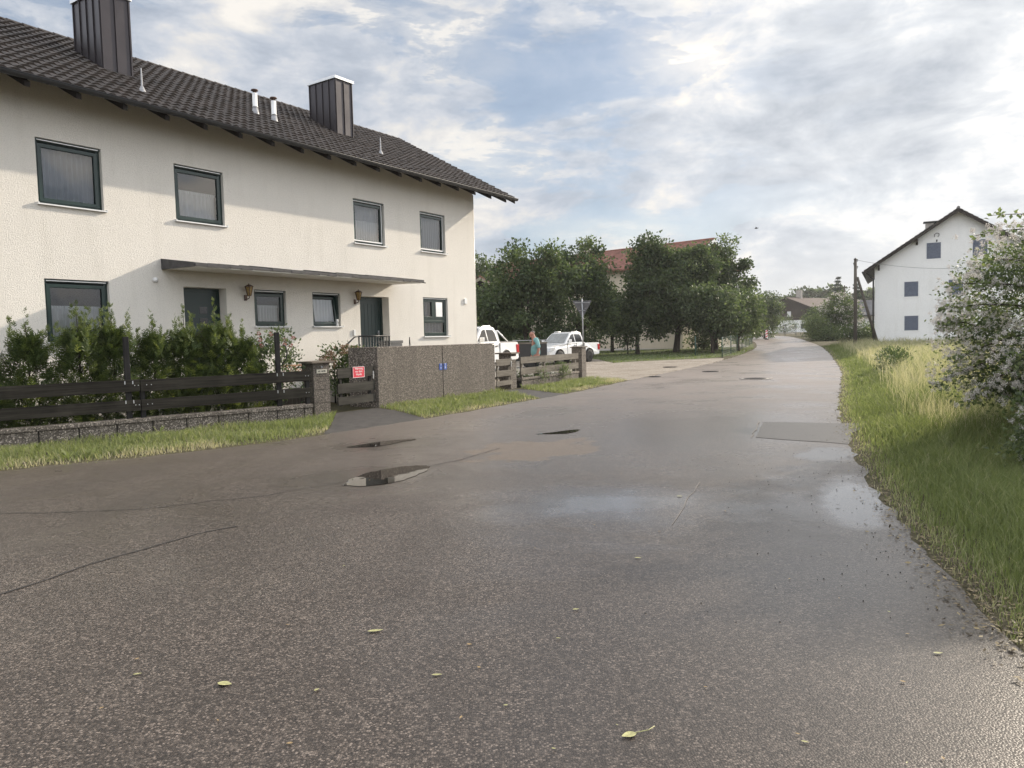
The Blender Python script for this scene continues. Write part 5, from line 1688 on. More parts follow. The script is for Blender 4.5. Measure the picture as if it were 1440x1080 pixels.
mb.tube([(4.0, -0.02, 8.36), (4.0, -0.06, 8.55), (4.15, -0.06, 8.64), (4.3, -0.06, 8.58), (4.28, -0.06, 8.42), (4.2, -0.06, 8.36)], 0.022, 6); mb.build('wall_hook', M['black'], rh)
mb = MB(); mb.box(0.0, 10.95, -0.03, -0.001, -0.3, 0.75); mb.build('plinth_band', M['plaster_far'], rh)

# farmhouse with red roof behind the trees
fb = empty('farmhouse', (10.81, 74.7, 0.3), math.atan2(0.729, 0.684) - math.pi / 2 + math.pi / 2, 'cream farmhouse with red tiled roof half hidden behind the garden trees', 'house')
LX = Vector((-0.729, 0.684, 0)); NX = Vector((-0.684, -0.729, 0))
fb.rotation_euler = (0, 0, math.atan2(-NX.y, -NX.x))     # local x runs away from the camera, local y along the ridge
fb.location = Vector((10.81, 74.7, 0.3)) + NX * 5.0
gable_house(fb, 10.0, 16, 7.2, 9.75, 0.9, 0.7, M['plaster_cream'], M['tile_red'], verge=M['rafter'])
for x in (2.2, 6.4):
    for z in (1.2, 4.2):
        mb = MB(); ring(mb, x - 0.08, x + 1.18, z - 0.08, z + 1.38, 0.08, -0.03, -0.001); w = mb.build('window', M['white'], fb)
        mb = MB(); mb.box(x, x + 1.1, -0.015, -0.002, z, z + 1.3); mb.build('pane', M['glass_dark'], w)
mb = MB(); mb.box(4.3, 5.1, 3.4, 4.1, 9.0, 10.55); c = mb.build('chimney', M['brick'], fb)
mb = MB(); mb.box(4.1, 5.3, 3.2, 4.3, 10.68, 10.74); mb.box(4.35, 4.45, 3.45, 4.05, 10.552, 10.68); mb.box(4.95, 5.05, 3.45, 4.05, 10.552, 10.68); mb.build('cap', M['alu'], c)
f2 = empty('farmhouse', (0, 0, 0), fb.rotation_euler.z, 'red roofed house part with white verge boards right of the cream farmhouse', 'house')
f2.location = Vector((18.0, 68.0, 0.3)) + NX * 4.6
gable_house(f2, 9.2, 9.2, 7.3, 9.75, 0.8, 0.6, M['plaster_cream'], M['tile_red'], verge=M['white'])
mb = MB(); mb.prism([(0.3, 6.9), (8.9, 6.9), (4.6, 9.2)], -0.05, -0.002, 'xz'); mb.build('gable_boarding', M['dark_timber'], f2)

# small gabled house just visible past the white house
sh = empty('cottage', (-4.6, 66, 0.35), R(-4), 'small dark gable with red roof edge seen between the white house and the trees', 'house')
gable_house(sh, 4.2, 8, 5.2, 6.65, 0.6, 0.6, M['dark_timber'], M['tile_red'], verge=M['soffit'])
mb = MB(); mb.prism([(-0.4, 3.75), (-0.4, 3.85), (4.8, 3.55), (4.8, 3.45)], -1.6, -0.15, 'xz'); mb.build('lean_to_roof', M['tile_red'], sh)

# dark boarded barn at the end of the street
PD = Vector((0.728, 0.686, 0)); GD = Vector((0.686, -0.728, 0))
bn = empty('barn', Vector((66.9, 180, 1.2)) - GD * 5.2, math.atan2(GD.y, GD.x), 'dark boarded farmhouse with white ground floor and brown roof at the end of the street', 'farm building')
gable_house(bn, 10.4, 24, 6.0, 8.55, 0.9, 1.4, M['plaster_far'], M['tile_brown'], upper=M['dark_timber'], split=3.1, verge=M['dark_timber'])
for x in (2.2, 4.9):
    mb = MB(); ring(mb, x, x + 0.9, 4.0, 5.2, 0.12, -0.18, -0.121); w = mb.build('window', M['white'], bn)
    mb = MB(); mb.box(x + 0.12, x + 0.78, -0.16, -0.13, 4.12, 5.08); mb.build('pane', M['curtain_white'], w)
for x in (1.2, 3.6, 6.2, 8.2):
    mb = MB(); ring(mb, x - 0.08, x + 1.08, 0.9, 2.2, 0.1, -0.03, -0.001); w = mb.build('window', M['white'], bn)
    mb = MB(); mb.box(x, x + 1.0, -0.02, -0.002, 1.0, 2.1); mb.build('pane', M['glass_dark'], w)
mb = MB(); mb.box(4.6, 5.8, 5.0, 6.0, 7.9, 10.4, ch=0.03); mb.build('chimney', M['brick'], bn)
b2 = empty('farm_roof_house', (60.5, 196, 1.2), math.atan2(GD.y, GD.x), 'brown roofed building left of the dark boarded barn, behind the round tree', 'farm building')
gable_house(b2, 10, 14, 5.6, 8.6, 0.8, 0.8, M['plaster_cream'], M['tile_brown'])

# low grey roofed building and shed beside the telegraph pole
gb = empty('outbuilding', (39.0, 88, 0.65), R(-8), 'low white outbuilding with grey roof between telegraph pole and gable house', 'outbuilding')
mb = MB(); mb.box(0, 7, 0, 6, -0.3, 2.55); mb.build('wall', M['plaster_far'], gb)
mb = MB(); mb.prism([(-0.5, 2.45), (-0.5, 2.6), (7.5, 2.75), (7.5, 2.6)], -0.6, -0.55, 'xz')
mb.prism([(-0.6, 2.5), (-0.6, 2.62), (3.0, 4.5), (6.6, 2.62), (6.6, 2.5), (3.0, 4.38)], -0.5, 7.4, 'yz'); mb.build('roof', M['tile_grey'], gb)
sd_ = empty('shed', (44.2, 106, 0.9), R(-5), 'small dark timber shed behind the white-flowering tree', 'shed')
mb = MB(); mb.box(0, 3.4, 0, 2.4, -0.2, 2.2); mb.build('wall', M['dark_timber'], sd_)
mb = MB(); mb.box(-0.2, 3.6, -0.3, 2.6, 2.203, 2.36, ch=0.02); mb.build('roof', M['tile_grey'], sd_)
mb = MB(); mb.box(2.2, 3.0, -0.03, -0.001, 0, 1.9); mb.build('door', M['plank_grey'], sd_)
gt = empty('driveway_gate', (39.4, 112, 1.0), R(4), 'pale metal garden gate at the end of the street', 'gate')
mb = MB()
for x in (0, 1.7, 3.4): mb.tube([(x, 0, 0), (x, 0, 1.55)], 0.05, 6)
for z in (0.3, 1.45): mb.tube([(0, 0, z), (3.4, 0, z)], 0.03, 6)
for i in range(1, 22): mb.tube([(i * 0.16, 0, 0.3), (i * 0.16, 0, 1.45)], 0.012, 4)
mb.build('grille', M['steel'], gt)

# telegraph poles and wire
tp = empty('telegraph_pole', (25.8, 56.0, ground_z(56)), 0, 'grey timber telegraph pole with leaning brace at the meadow edge', 'utility pole')
mb = MB(); mb.tube([(0, 0, -0.3), (0, 0, 3), (-0.02, 0, 6.62)], [0.14, 0.13, 0.10], 10); mb.build('post', M['pole'], tp)
mb = MB(); mb.tube([(1.75, -0.15, -0.2), (0.12, -0.02, 5.3)], [0.12, 0.09], 10); mb.build('brace', M['pole'], tp)
mb = MB()
for z, x in ((6.45, 0.14), (6.2, -0.14), (5.95, 0.14)): mb.tube([(0, 0, z), (x, 0, z), (x, 0, z + 0.1)], 0.02, 5); mb.lathe([(0.035, 0.08), (0.045, 0.12), (0.03, 0.16)], (x, 0, z), n=8)
mb.lathe([(0.12, 6.6), (0.12, 6.64), (0.02, 6.72)], (-0.02, 0, 0), n=10)
mb.build('insulator', M['black'], tp)
mb = MB(); mb.tube([(0, 0, -0.3), (0, 0, 7.4)], [0.13, 0.09], 8); mb.box(-0.5, 0.5, -0.05, 0.05, 7.0, 7.1)
tag(mb.build('telegraph_pole', M['pole'], loc=(51.3, 115, ground_z(115))), 'plain telegraph pole far off before the white-flowering tree', 'utility pole')
A = Vector((25.94, 56, ground_z(56) + 6.55)); RM = Matrix.Translation((28.2, 58, 0)) @ Matrix.Rotation(math.atan2(-0.454, 0.891), 4, 'Z'); Bp = RM @ Vector((5.6, -0.01, 5.95))
mb = MB()
mb.tube([A.lerp(Bp, i / 16) - Vector((0, 0, 0.22 * 4 * (i / 16) * (1 - i / 16))) for i in range(17)], 0.012, 5)
tag(mb.build('overhead_wire', M['wire']), 'thin overhead wire slung from the braced pole to the white gable house', 'wire')

# ------------------------------------------------------------------ trees
def tree(name, label, x, y, blobs, n, L, W, mat, trunk=0.16, lean=(0, 0), clump=0.42, kcl=110, cat='tree', group=None, vb=0.45, split=1.6, forks=5):
    z = ground_z(y)
    root = empty(name, (x, y, z), 0, label, cat, group)
    P, D, V = crown(blobs, n, kcl, clump)
    k = P[:, 2] > 0.15
    P, D, V = P[k], D[k], V[k]
    m = len(P)
    ax = D * 0.6 + RNG.normal(size=(m, 3)) * 0.7 - [0, 0, 0.25]
    nr = np.array([0, 0, 1.0]) + RNG.normal(size=(m, 3)) * 0.7
    leaves('crown', P, ax, nr, L * (0.65 + 0.7 * RNG.random(m)), W * (0.65 + 0.7 * RNG.random(m)), V + vb - 0.45, mat, root, 0.1)
    mb = MB()
    top = Vector((lean[0], lean[1], split))
    mb.tube([(0, 0, -0.2), (0, 0, 0.15), top * 0.5 + Vector((rnd.uniform(-.05, .05), 0, 0)), top], [trunk * 1.5, trunk * 1.1, trunk * 0.95, trunk * 0.85], 9)
    for i in range(forks):
        b = blobs[i % len(blobs)]
        a = rnd.random() * 6.28
        e = Vector((b[0] + b[3] * 0.6 * math.cos(a), b[1] + b[4] * 0.6 * math.sin(a), b[2] + b[5] * rnd.uniform(0.0, 0.7)))
        mid = top.lerp(e, 0.5) + Vector((rnd.uniform(-.2, .2), rnd.uniform(-.2, .2), 0.25))
        mb.tube([top - Vector((0, 0, 0.1)), mid, e], [trunk * 0.6, trunk * 0.38, trunk * 0.12], 6)
    mb.build('trunk', M['bark'], root)
    return root


GT = 'fruit trees in the garden'
tree('garden_tree', 'dark broad tree behind the trailer, nearest to the white house', -1.3, 53, [(0, 0, 2.6, 2.0, 1.8, 2.4), (0.6, 0, 4.2, 1.5, 1.3, 1.6)], 8500, 0.24, 0.15, M['tree'], group=GT)
tree('garden_tree', 'dark dense tree rising behind the standing man', 1.0, 50.5, [(0, 0, 3.2, 2.4, 1.9, 2.9), (-0.4, 0, 5.8, 1.7, 1.3, 1.7), (1.2, 0, 5.0, 1.5, 1.3, 1.7), (-1.2, 0, 3.8, 1.4, 1.2, 1.8), (1.6, 0, 2.2, 1.6, 1.5, 2.0), (1.9, 0, 5.9, 1.5, 1.2, 1.4)], 19000, 0.23, 0.145, M['tree'], group=GT)
tree('garden_tree', 'tree with a loose twiggy tip behind the yield sign', 5.1, 54.5, [(0, 0, 3.4, 2.6, 2.0, 3.1), (0.2, 0, 6.3, 1.8, 1.2, 1.7), (-1.3, 0, 5.6, 1.7, 1.2, 1.8), (1.2, 0, 4.2, 1.1, 1.2, 1.6), (0.3, 0, 7.7, 0.45, 0.4, 0.7), (1.0, 0, 7.7, 0.35, 0.3, 0.35)], 17500, 0.23, 0.145, M['tree'], group=GT)
tree('garden_tree', 'slender lighter tree with bare straight trunk right of the yield sign', 8.25, 61, [(-0.2, 0, 3.2, 1.7, 1.4, 1.5), (-0.8, 0, 4.3, 1.1, 1.0, 1.0), (0.9, 0, 2.7, 1.2, 0.9, 1.1)], 7500, 0.24, 0.15, M['tree_light'], 0.14, group=GT)
tree('garden_tree', 'tall dark tree before the cream gable of the farmhouse', 9.4, 55.5, [(1.4, 0, 4.4, 2.0, 1.8, 2.3), (1.1, 0, 6.6, 1.6, 1.1, 1.5), (1.0, 0, 7.7, 0.75, 0.7, 0.9), (0.8, 0, 2.6, 1.8, 1.4, 1.4)], 16500, 0.23, 0.145, M['tree'], 0.15, group=GT)
tree('garden_tree', 'broad tree with two thick trunks in the middle of the right tree group', 12.6, 57, [(0, 0, 4.2, 2.9, 2.0, 2.3), (0.6, 0, 6.2, 2.4, 1.5, 1.35), (-1.4, 0, 6.7, 1.6, 1.1, 1.1), (1.2, 0, 6.9, 1.9, 1.3, 1.1), (-1.3, 0, 5.4, 1.6, 1.3, 1.4), (0.2, 0, 2.9, 2.5, 1.8, 1.2)], 23000, 0.23, 0.145, M['tree'], 0.24, (0.15, 0), group=GT)
tree('garden_tree', 'tall tree with a drooping tip at the right end of the tree group', 16.6, 60.5, [(0.2, 0, 4.2, 2.8, 2.0, 2.8), (0.0, 0, 6.7, 2.1, 1.4, 1.5), (1.4, 0, 5.4, 1.7, 1.4, 1.8), (-1.6, 0, 5.6, 1.3, 1.2, 1.4), (0.6, 0, 8.3, 0.45, 0.4, 0.6), (1.2, 0, 8.4, 0.3, 0.3, 0.3), (1.7, 0, 2.5, 1.6, 1.3, 1.6)], 19500, 0.24, 0.15, M['tree'], 0.17, group=GT)
tree('garden_tree', 'light green leafy tree low in front of the right tree group', 14.5, 53.8, [(0.3, 0, 3.3, 1.7, 1.2, 1.5), (0.9, 0, 2.2, 1.4, 1.0, 1.1), (-0.7, 0, 3.4, 1.3, 0.9, 1.1)], 11000, 0.22, 0.14, M['tree_light'], 0.12, group=GT, split=1.2)
tree('garden_tree', 'light tree overhanging the green wire fence at its far end', 17.2, 56.6, [(0.2, 0, 3.2, 1.3, 1.2, 1.5), (0.6, 0, 2.3, 1.0, 0.9, 0.9)], 5500, 0.20, 0.12, M['tree_light'], 0.12, group=GT, split=1.0)
tree('garden_bush', 'round dark bush at the foot of the right tree group, among the trunks', 16.0, 62, [(0, 0, 1.0, 1.0, 0.9, 1.0)], 2200, 0.2, 0.12, M['tree'], 0.06, cat='bush', split=0.5)
tree('garden_bush', 'low ragged bush between two trunks left in the tree group', 8.6, 55.2, [(0, 0, 1.25, 0.5, 0.5, 0.6)], 700, 0.2, 0.12, M['tree'], 0.05, cat='bush', split=0.6)
tree('garden_tree', 'tree whose crown shows above the small dark gable', -2.9, 78, [(0, 0, 7.0, 1.5, 1.5, 2.6), (0.6, 0, 5.6, 1.6, 1.5, 1.8)], 5000, 0.30, 0.18, M['tree_light'], 0.2, split=3)
tree('roadside_tree', 'round dark tree at the street bend behind the striped beacon', 32.3, 95, [(0, 0, 2.9, 1.8, 1.6, 2.4), (0.3, 0, 4.4, 1.2, 1.1, 1.3), (-1.2, 0, 2.2, 1.3, 1.3, 1.6)], 7500, 0.28, 0.18, M['tree_light'], 0.16, cat='tree')
tree('roadside_tree', 'tree filling the gap between garden trees and round dark tree', 29.2, 101, [(0, 0, 3.0, 1.7, 1.5, 2.4), (1.2, 0, 4.4, 1.2, 1.1, 1.4)], 5500, 0.30, 0.18, M['tree'], 0.16, cat='tree')
for i, (x, y, w, h, lab) in enumerate([(74, 232, 6.5, 9.0, 'far tree behind the ridge of the dark barn, left of its chimney'), (86, 236, 6.0, 10.0, 'far tree behind the brown barn roof, right of its chimney'), (94, 238, 6.5, 12.5, 'tallest far tree, behind the right end of the barn roof'), (102, 236, 6.0, 12.2, 'far tree directly left of the taller dark spruce'), (113, 236, 6.5, 11.0, 'far tree behind the telegraph poles'), (62, 228, 6.0, 9.0, 'far tree left of the dark barn above the brown roof'), (125, 236, 7.0, 11.5, 'far tree next to the white gable house eave')]):
    h *= 1.12; w *= 1.15
    tree('distant_tree', lab, x, y, [(0, 0, h * 0.55, w * 0.62, w * 0.5, h * 0.45), (w * 0.3, 0, h * 0.7, w * 0.4, w * 0.35, h * 0.3), (-w * 0.35, 0, h * 0.6, w * 0.35, w * 0.35, h * 0.3)], 5200, 0.95, 0.65, M['tree'], 0.3, clump=0.8, kcl=90, group='trees beyond the barn', split=2.5)


def spruce(x, y, h, r, label):
    z0 = ground_z(y)
    root = empty('spruce', (x, y, z0), 0, label, 'conifer')
    C, A, N_ = [], [], []
    nt = 15
    for i in range(nt):
        t = i / (nt - 1); zz = h * (0.12 + 0.86 * t); rr = r * (1 - t) ** 0.85 + 0.12
        for j in range(int(12 - 6 * t)):
            a = RNG.random() * 6.28; ln = rr * (0.8 + 0.35 * RNG.random())
            m = int(26 + 80 * (1 - t))
            s = RNG.random(m)
            pz = zz - 0.22 * ln * s + 0.10 * ln * s ** 3
            C.append(np.stack([np.cos(a) * ln * s, np.sin(a) * ln * s, pz], 1) + RNG.normal(size=(m, 3)) * [0.1, 0.1, 0.05])
            A.append(np.tile([math.cos(a), math.sin(a), -0.35], (m, 1)) + RNG.normal(size=(m, 3)) * 0.5)
    C = np.concatenate(C); A = np.concatenate(A); n = len(C)
    leaves('foliage', C, A, np.array([0, 0, 1.0]) + RNG.normal(size=(n, 3)) * 0.5, 0.30 + 0.3 * RNG.random(n), 0.14, 0.5 + 0.2 * RNG.normal(size=n), M['conifer'], root)
    mb = MB(); mb.tube([(0, 0, -0.2), (0, 0, h)], [0.2, 0.03], 8); mb.build('trunk', M['bark'], root)


spruce(65.6, 150, 10.9, 2.3, 'dark pointed spruce behind the white-flowering tree')
spruce(60.4, 131, 8.4, 2.2, 'dark spruce behind the telegraph pole brace')
wt = tree('flowering_tree', 'grey-green tree full of white blossom left of the braced telegraph pole', 36.0, 82, [(0, 0, 3.1, 1.9, 1.6, 1.8), (-0.8, 0, 1.7, 1.4, 1.2, 1.1), (1.2, 0, 2.5, 1.2, 1.1, 1.4)], 7500, 0.22, 0.14, M['tree'], 0.16, cat='tree')
P, D, V = crown([(0, 0, 3.1, 2.0, 1.7, 1.9), (-0.8, 0, 1.7, 1.5, 1.3, 1.2), (1.2, 0, 2.5, 1.3, 1.2, 1.5)], 2600, 150, 0.16, 0.85)
leaves('blossom', P, rand_dirs(2600), rand_dirs(2600), 0.16, 0.12, V, M['blossom'], wt)
tree('garden_bush', 'round dark bush left of the white-flowering tree at the street bend', 42.4, 104, [(0, 0, 2.0, 1.45, 1.4, 1.9)], 3500, 0.28, 0.16, M['tree'], 0.08, cat='bush', split=0.6)
tree('garden_bush', 'yellow-green shrub at the right edge of the street bend', 32.7, 80, [(0, 0, 1.6, 1.1, 0.9, 1.0), (0.3, 0, 0.7, 1.0, 0.9, 0.6)], 3000, 0.22, 0.10, M['haw'], 0.05, cat='bush', split=0.5, vb=0.65)
tree('garden_bush', 'low dark shrub spilling onto the street edge under the yellow-green shrub', 33.2, 78.3, [(0, 0, 0.5, 1.2, 1.0, 0.55)], 1800, 0.20, 0.10, M['tree'], 0.04, cat='bush', split=0.3)
rs = tree('rose_shrub', 'dark shrub dotted with white flowers between telegraph pole and its brace', 27.4, 60.5, [(0, 0, 0.95, 0.75, 0.7, 0.9)], 2200, 0.12, 0.07, M['tree'], 0.04, cat='bush', split=0.5, clump=0.2)
P, D, V = crown([(0, 0, 0.95, 0.78, 0.73, 0.95)], 160, 30, 0.12, 0.9)
leaves('blossom', P, rand_dirs(160), rand_dirs(160), 0.10, 0.09, V + 0.1, M['blossom'], rs)
for (x, y, r, h, lab) in ((34.6, 79, 1.4, 1.0, 'dark low hedge plants under the white-flowering tree, left'), (37.6, 79.5, 1.5, 1.1, 'dark low hedge plants under the white-flowering tree, right'), (40.6, 84, 1.2, 1.0, 'low shrubs before the low white outbuilding'), (46.5, 150, 2.5, 2.0, 'shrubs before the white ground floor of the barn, left'), (54.0, 148, 2.5, 2.6, 'shrubs before the white ground floor of the barn, right')):
    tree('garden_bush', lab, x, y, [(0, 0, h * 0.6, r, r * 0.8, h * 0.6)], 1500, 0.24, 0.14, M['tree'], 0.05, cat='bush', split=0.3)
# ------------------------------------------------------------------ the flowering hawthorn on the right
HX, HY = 7.3, 9.6
haw = empty('hawthorn_bush', (HX, HY, 0), 0, 'large hawthorn bush covered in white blossom beside the meadow', 'bush')
rel = lambda L: [(a - HX, b - HY, c, d, e, f) for a, b, c, d, e, f in L]
main = rel([(7.75, 10.0, 1.75, 1.65, 1.8, 1.35), (8.5, 10.0, 2.55, 1.35, 1.4, 0.85), (6.85, 10.5, 1.2, 0.75, 0.8, 0.62), (6.35, 8.2, 1.15, 0.85, 0.75, 0.72), (7.4, 8.5, 1.8, 1.35, 1.1, 1.1)])
tip = rel([(5.72, 7.75, 0.62, 0.42, 0.4, 0.42), (5.5, 7.6, 0.36, 0.3, 0.3, 0.3)])
back = rel([(9.9, 9.6, 2.0, 1.8, 1.8, 1.6), (12.0, 14.4, 1.4, 1.5, 1.3, 1.3), (11.0, 12.5, 1.6, 1.7, 1.6, 1.5)])
P1, D1, V1_ = crown(main, 70000, 620, 0.14, 0.55)
P2, D2, V2_ = crown(tip, 4200, 60, 0.10, 0.3)
P3, D3, V3_ = crown(back, 30000, 320, 0.26, 0.40)
P = np.concatenate([P1, P2, P3]); D = np.concatenate([D1, D2, D3]); V = np.concatenate([V1_, V2_, V3_])
sz = np.concatenate([np.full(len(P1) + len(P2), 1.0), np.full(len(P3), 2.1)])
k = P[:, 2] > 0.04; P, D, V, sz = P[k], D[k], V[k], sz[k]
n = len(P)
leaves('foliage', P, D * 0.6 + RNG.normal(size=(n, 3)) * 0.7, np.array([0, 0, 1.0]) + RNG.normal(size=(n, 3)) * 0.7, sz * 0.048 * (0.6 + 0.8 * RNG.random(n)), sz * 0.030 * (0.7 + 0.6 * RNG.random(n)), V, M['haw'], haw, 0.15)

# long shoots leaving the crown
shoots = [((7.6, 9.6, 2.5), (6.7, 9.4, 2.95), (5.75, 9.3, 2.72)), ((7.9, 9.6, 2.8), (6.9, 9.5, 3.05), (6.0, 9.4, 2.98)), ((7.2, 9.7, 2.0), (6.2, 9.5, 2.2), (5.5, 9.4, 2.13)), ((7.0, 9.8, 1.8), (6.2, 9.6, 1.95), (5.42, 9.5, 1.82)), ((6.9, 9.9, 1.5), (6.2, 9.8, 1.4), (5.75, 9.7, 1.15)),
          ((6.8, 10.2, 1.2), (6.1, 10.1, 1.05), (5.65, 10.0, 0.8)), ((8.4, 9.6, 3.1), (7.7, 9.4, 3.4), (7.1, 9.3, 3.28)), ((6.6, 9.6, 1.1), (6.0, 9.5, 0.9), (5.75, 9.4, 0.62)), ((8.8, 9.8, 3.1), (8.5, 9.6, 3.55), (8.0, 9.5, 3.5)), ((7.4, 8.9, 2.5), (6.9, 8.7, 2.75), (6.35, 8.6, 2.6)), ((6.6, 8.4, 1.5), (6.1, 8.2, 1.55), (5.65, 8.1, 1.35)),
          ((6.5, 10.4, 1.6), (6.1, 10.3, 1.75), (5.85, 10.2, 1.6)), ((7.3, 9.6, 2.2), (6.5, 9.5, 2.5), (5.95, 9.4, 2.42))]
mb = MB(); C, A, FV = [], [], []
for si, (a, b, c) in enumerate(shoots):
    a, b, c = [Vector(q) - Vector((HX, HY, 0)) for q in (a, b, c)]
    pts = [(a * (1 - t) ** 2 + b * 2 * t * (1 - t) + c * t * t) for t in [i / 10 for i in range(11)]]
    mb = MB(); mb.tube(pts, [0.016 - 0.0013 * i for i in range(11)], 5); mb.build('shoot', M['bark'], haw)
    for i in range(3, 11):
        for _ in range(9):
            p = pts[i].lerp(pts[max(i - 1, 0)], rnd.random()) + Vector((rnd.gauss(0, .035), rnd.gauss(0, .035), rnd.gauss(0, .03)))
            C.append(p); A.append((c - a).normalized() * 0.5 + Vector((rnd.gauss(0, .6), rnd.gauss(0, .6), rnd.gauss(0, .6))))
    if si not in (1, 6, 8): FV += [pts[i] + Vector((rnd.gauss(0, .05), rnd.gauss(0, .05), rnd.gauss(0.02, .05))) for i in range(5, 11) for _ in range(4)]
C = np.array(C); A = np.array(A); n = len(C)
leaves('shoot_leaves', C, A, rand_dirs(n), 0.075, 0.045, 0.72 + 0.2 * RNG.normal(size=n), M['haw'], haw, 0.15)
# flower heads: flat clusters of five-petalled blooms near the surface
PF, DF, VF = crown(main, 3600, 620, 0.11, 0.94)
PB, DB, VB = crown(tip, 60, 30, 0.08, 0.8)
PC = np.concatenate([PF, PB, np.array([tuple(q) for q in FV])])
DC = np.concatenate([DF, DB, rand_dirs(len(FV))])
k = PC[:, 2] > 0.1; PC, DC = PC[k], DC[k]
m = len(PC); q = 36
ci = np.repeat(np.arange(m), q); n = len(ci)
off = rand_dirs(n) * (0.036 * np.sqrt(RNG.random(n)))[:, None]
ctr = PC[ci] + off + DC[ci] * 0.03
pet_a = unit(rand_dirs(n) + 0.001)
leaves('blossom', ctr, pet_a, DC[ci] + RNG.normal(size=(n, 3)) * 0.6, 0.0155, 0.015, 0.56 + 0.2 * RNG.normal(size=n), M['blossom'], haw, 0.2)
mb = MB()
for (a, b, c, r) in (((5.3, 7.55, -0.1), (5.6, 7.8, 0.7), (6.4, 8.3, 1.6), 0.05), ((8.2, 10.2, -0.1), (8.0, 10.1, 1.0), (7.6, 9.9, 2.4), 0.08), ((8.3, 10.0, -0.1), (8.6, 9.9, 1.2), (8.9, 9.9, 2.8), 0.08), ((8.1, 9.9, -0.1), (7.5, 9.3, 0.8), (7.2, 8.6, 1.9), 0.06), ((8.1, 10.3, -0.1), (7.3, 10.5, 0.7), (6.7, 10.6, 1.4), 0.05), ((11, 12.6, -0.1), (11, 12.5, 1.0), (10.8, 12.4, 2.6), 0.09), ((12, 14.4, -0.1), (12, 14.4, 1.0), (12.1, 14.3, 2.0), 0.09)):
    mb = MB(); mb.tube([Vector(p) - Vector((HX, HY, 0)) for p in (a, b, c)], [r, r * 0.75, r * 0.3], 7); mb.build('stem', M['bark'], haw)

# broad-leaved weeds in the verge
wp = np.concatenate([np.stack([np.interp(np.linspace(8.5, 13, 26), [q[1] for q in RIGHT], [q[0] for q in RIGHT]) + 0.7 + 1.6 * RNG.random(26), np.linspace(8.5, 13, 26)], 1), sample_poly(V1, 12), sample_poly(V2, 8), sample_poly(V3, 5)])
ci = np.repeat(np.arange(len(wp)), 7); n = len(ci)
a = RNG.random(n) * 6.28
ax = np.stack([np.cos(a), np.sin(a), 0.5 + 1.2 * RNG.random(n)], 1)
leaves('verge_weeds', np.concatenate([wp[ci], np.full((n, 1), 0.02)], 1), ax, np.stack([-np.cos(a), -np.sin(a), np.ones(n)], 1), 0.12 + 0.10 * RNG.random(n), 0.035 + 0.02 * RNG.random(n), 0.45 + 0.12 * RNG.normal(size=n), M['grass'], None, 0.2)['kind'] = 'stuff'
cp = np.array([(11.9, 23.2), (12.8, 25.2)])
for i, (x, y) in enumerate(cp):
    bush('meadow_weed', ('dark green leafy weed clump standing in the straw-coloured meadow', 'smaller leafy weed clump in the meadow, behind the larger one')[i], 'plant', (x, y, 0), [(0, 0, 0.5, 0.4 - .1 * i, 0.35, 0.4)], 700, 0.12, 0.035, M['tree_light'], clump=0.12, kcl=24, z_up=2.0, vb=0.5)

# ------------------------------------------------------------------ leaves lying on the street
leafm = simple('yellow_green_leaf', (0.40, 0.385, 0.18), 0.55, var=0.25, vs=40)
leafb = simple('dry_brown_leaf', (0.36, 0.25, 0.12), 0.6, var=0.25, vs=40)


def fallen(x, y, L, W, rz, label, mat, group=None, stalk=0.0, curl=0.25):
    mb = MB()
    n = 9
    top = []
    for i in range(n + 1):
        t = i / n
        w = W * 0.5 * math.sin(math.pi * min(1, t * 0.98 + 0.02)) ** 0.75 * (1.15 - 0.5 * t)
        z = 0.004 + curl * L * (0.35 * (t - 0.5) ** 2)
        top.append([(L * (t - 0.5), -w, z + curl * w * 0.7), (L * (t - 0.5), 0, z), (L * (t - 0.5), w, z + curl * w * 0.5)])
    for a, b in zip(top[:-1], top[1:]):
        for j in range(2): mb.face([a[j], b[j], b[j + 1], a[j + 1]], 0, True)
    if stalk: mb.tube([(-L / 2, 0, 0.008), (-L / 2 - stalk * .6, 0.01, 0.012), (-L / 2 - stalk, 0.0, 0.016)], 0.0022, 5)
    o = mb.build('fallen_leaf', mat, fix=False, loc=(x, y, 0.0105)); o.rotation_euler = (0, 0, rz)
    return tag(o, label, 'leaf', group)


FG = 'leaves fallen on the asphalt'
fallen(-0.785, 4.02, 0.085, 0.032, R(12), 'long pale yellow leaf on the asphalt, left of the middle of the street', leafm, FG)
fallen(-1.385, 3.42, 0.075, 0.045, R(-15), 'broad yellow leaf lying furthest to the left front on the asphalt', leafm, FG)
fallen(-0.39, 3.46, 0.05, 0.02, R(5), 'small pale leaf on the asphalt between the long leaf and the stalked leaf', leafm, FG)
fallen(-1.86, 3.55, 0.04, 0.018, R(20), 'tiny yellow leaf left of the broad yellow leaf', leafm, FG)
fallen(0.43, 2.88, 0.065, 0.042, R(200), 'yellow-green leaf with a long dark stalk, nearest to the viewer', leafm, FG, 0.085)
fallen(2.05, 3.56, 0.045, 0.022, R(0), 'small yellow leaf near the right edge of the street', leafm, FG)
fallen(0.34, 4.27, 0.04, 0.02, R(10), 'small yellow leaf alone in the middle of the asphalt', leafm, FG)
fallen(0.87, 5.25, 0.05, 0.022, R(-5), 'pale leaf on the asphalt where the wet sheen begins', leafm, FG)
fallen(1.62, 7.25, 0.06, 0.03, R(0), 'pale leaf furthest away, on the wet sheen of the street', leafm, FG)
fallen(1.10, 2.80, 0.03, 0.013, R(-25), 'narrow pale leaf right of the stalked leaf', leafm, FG)
r2 = random.Random(5)
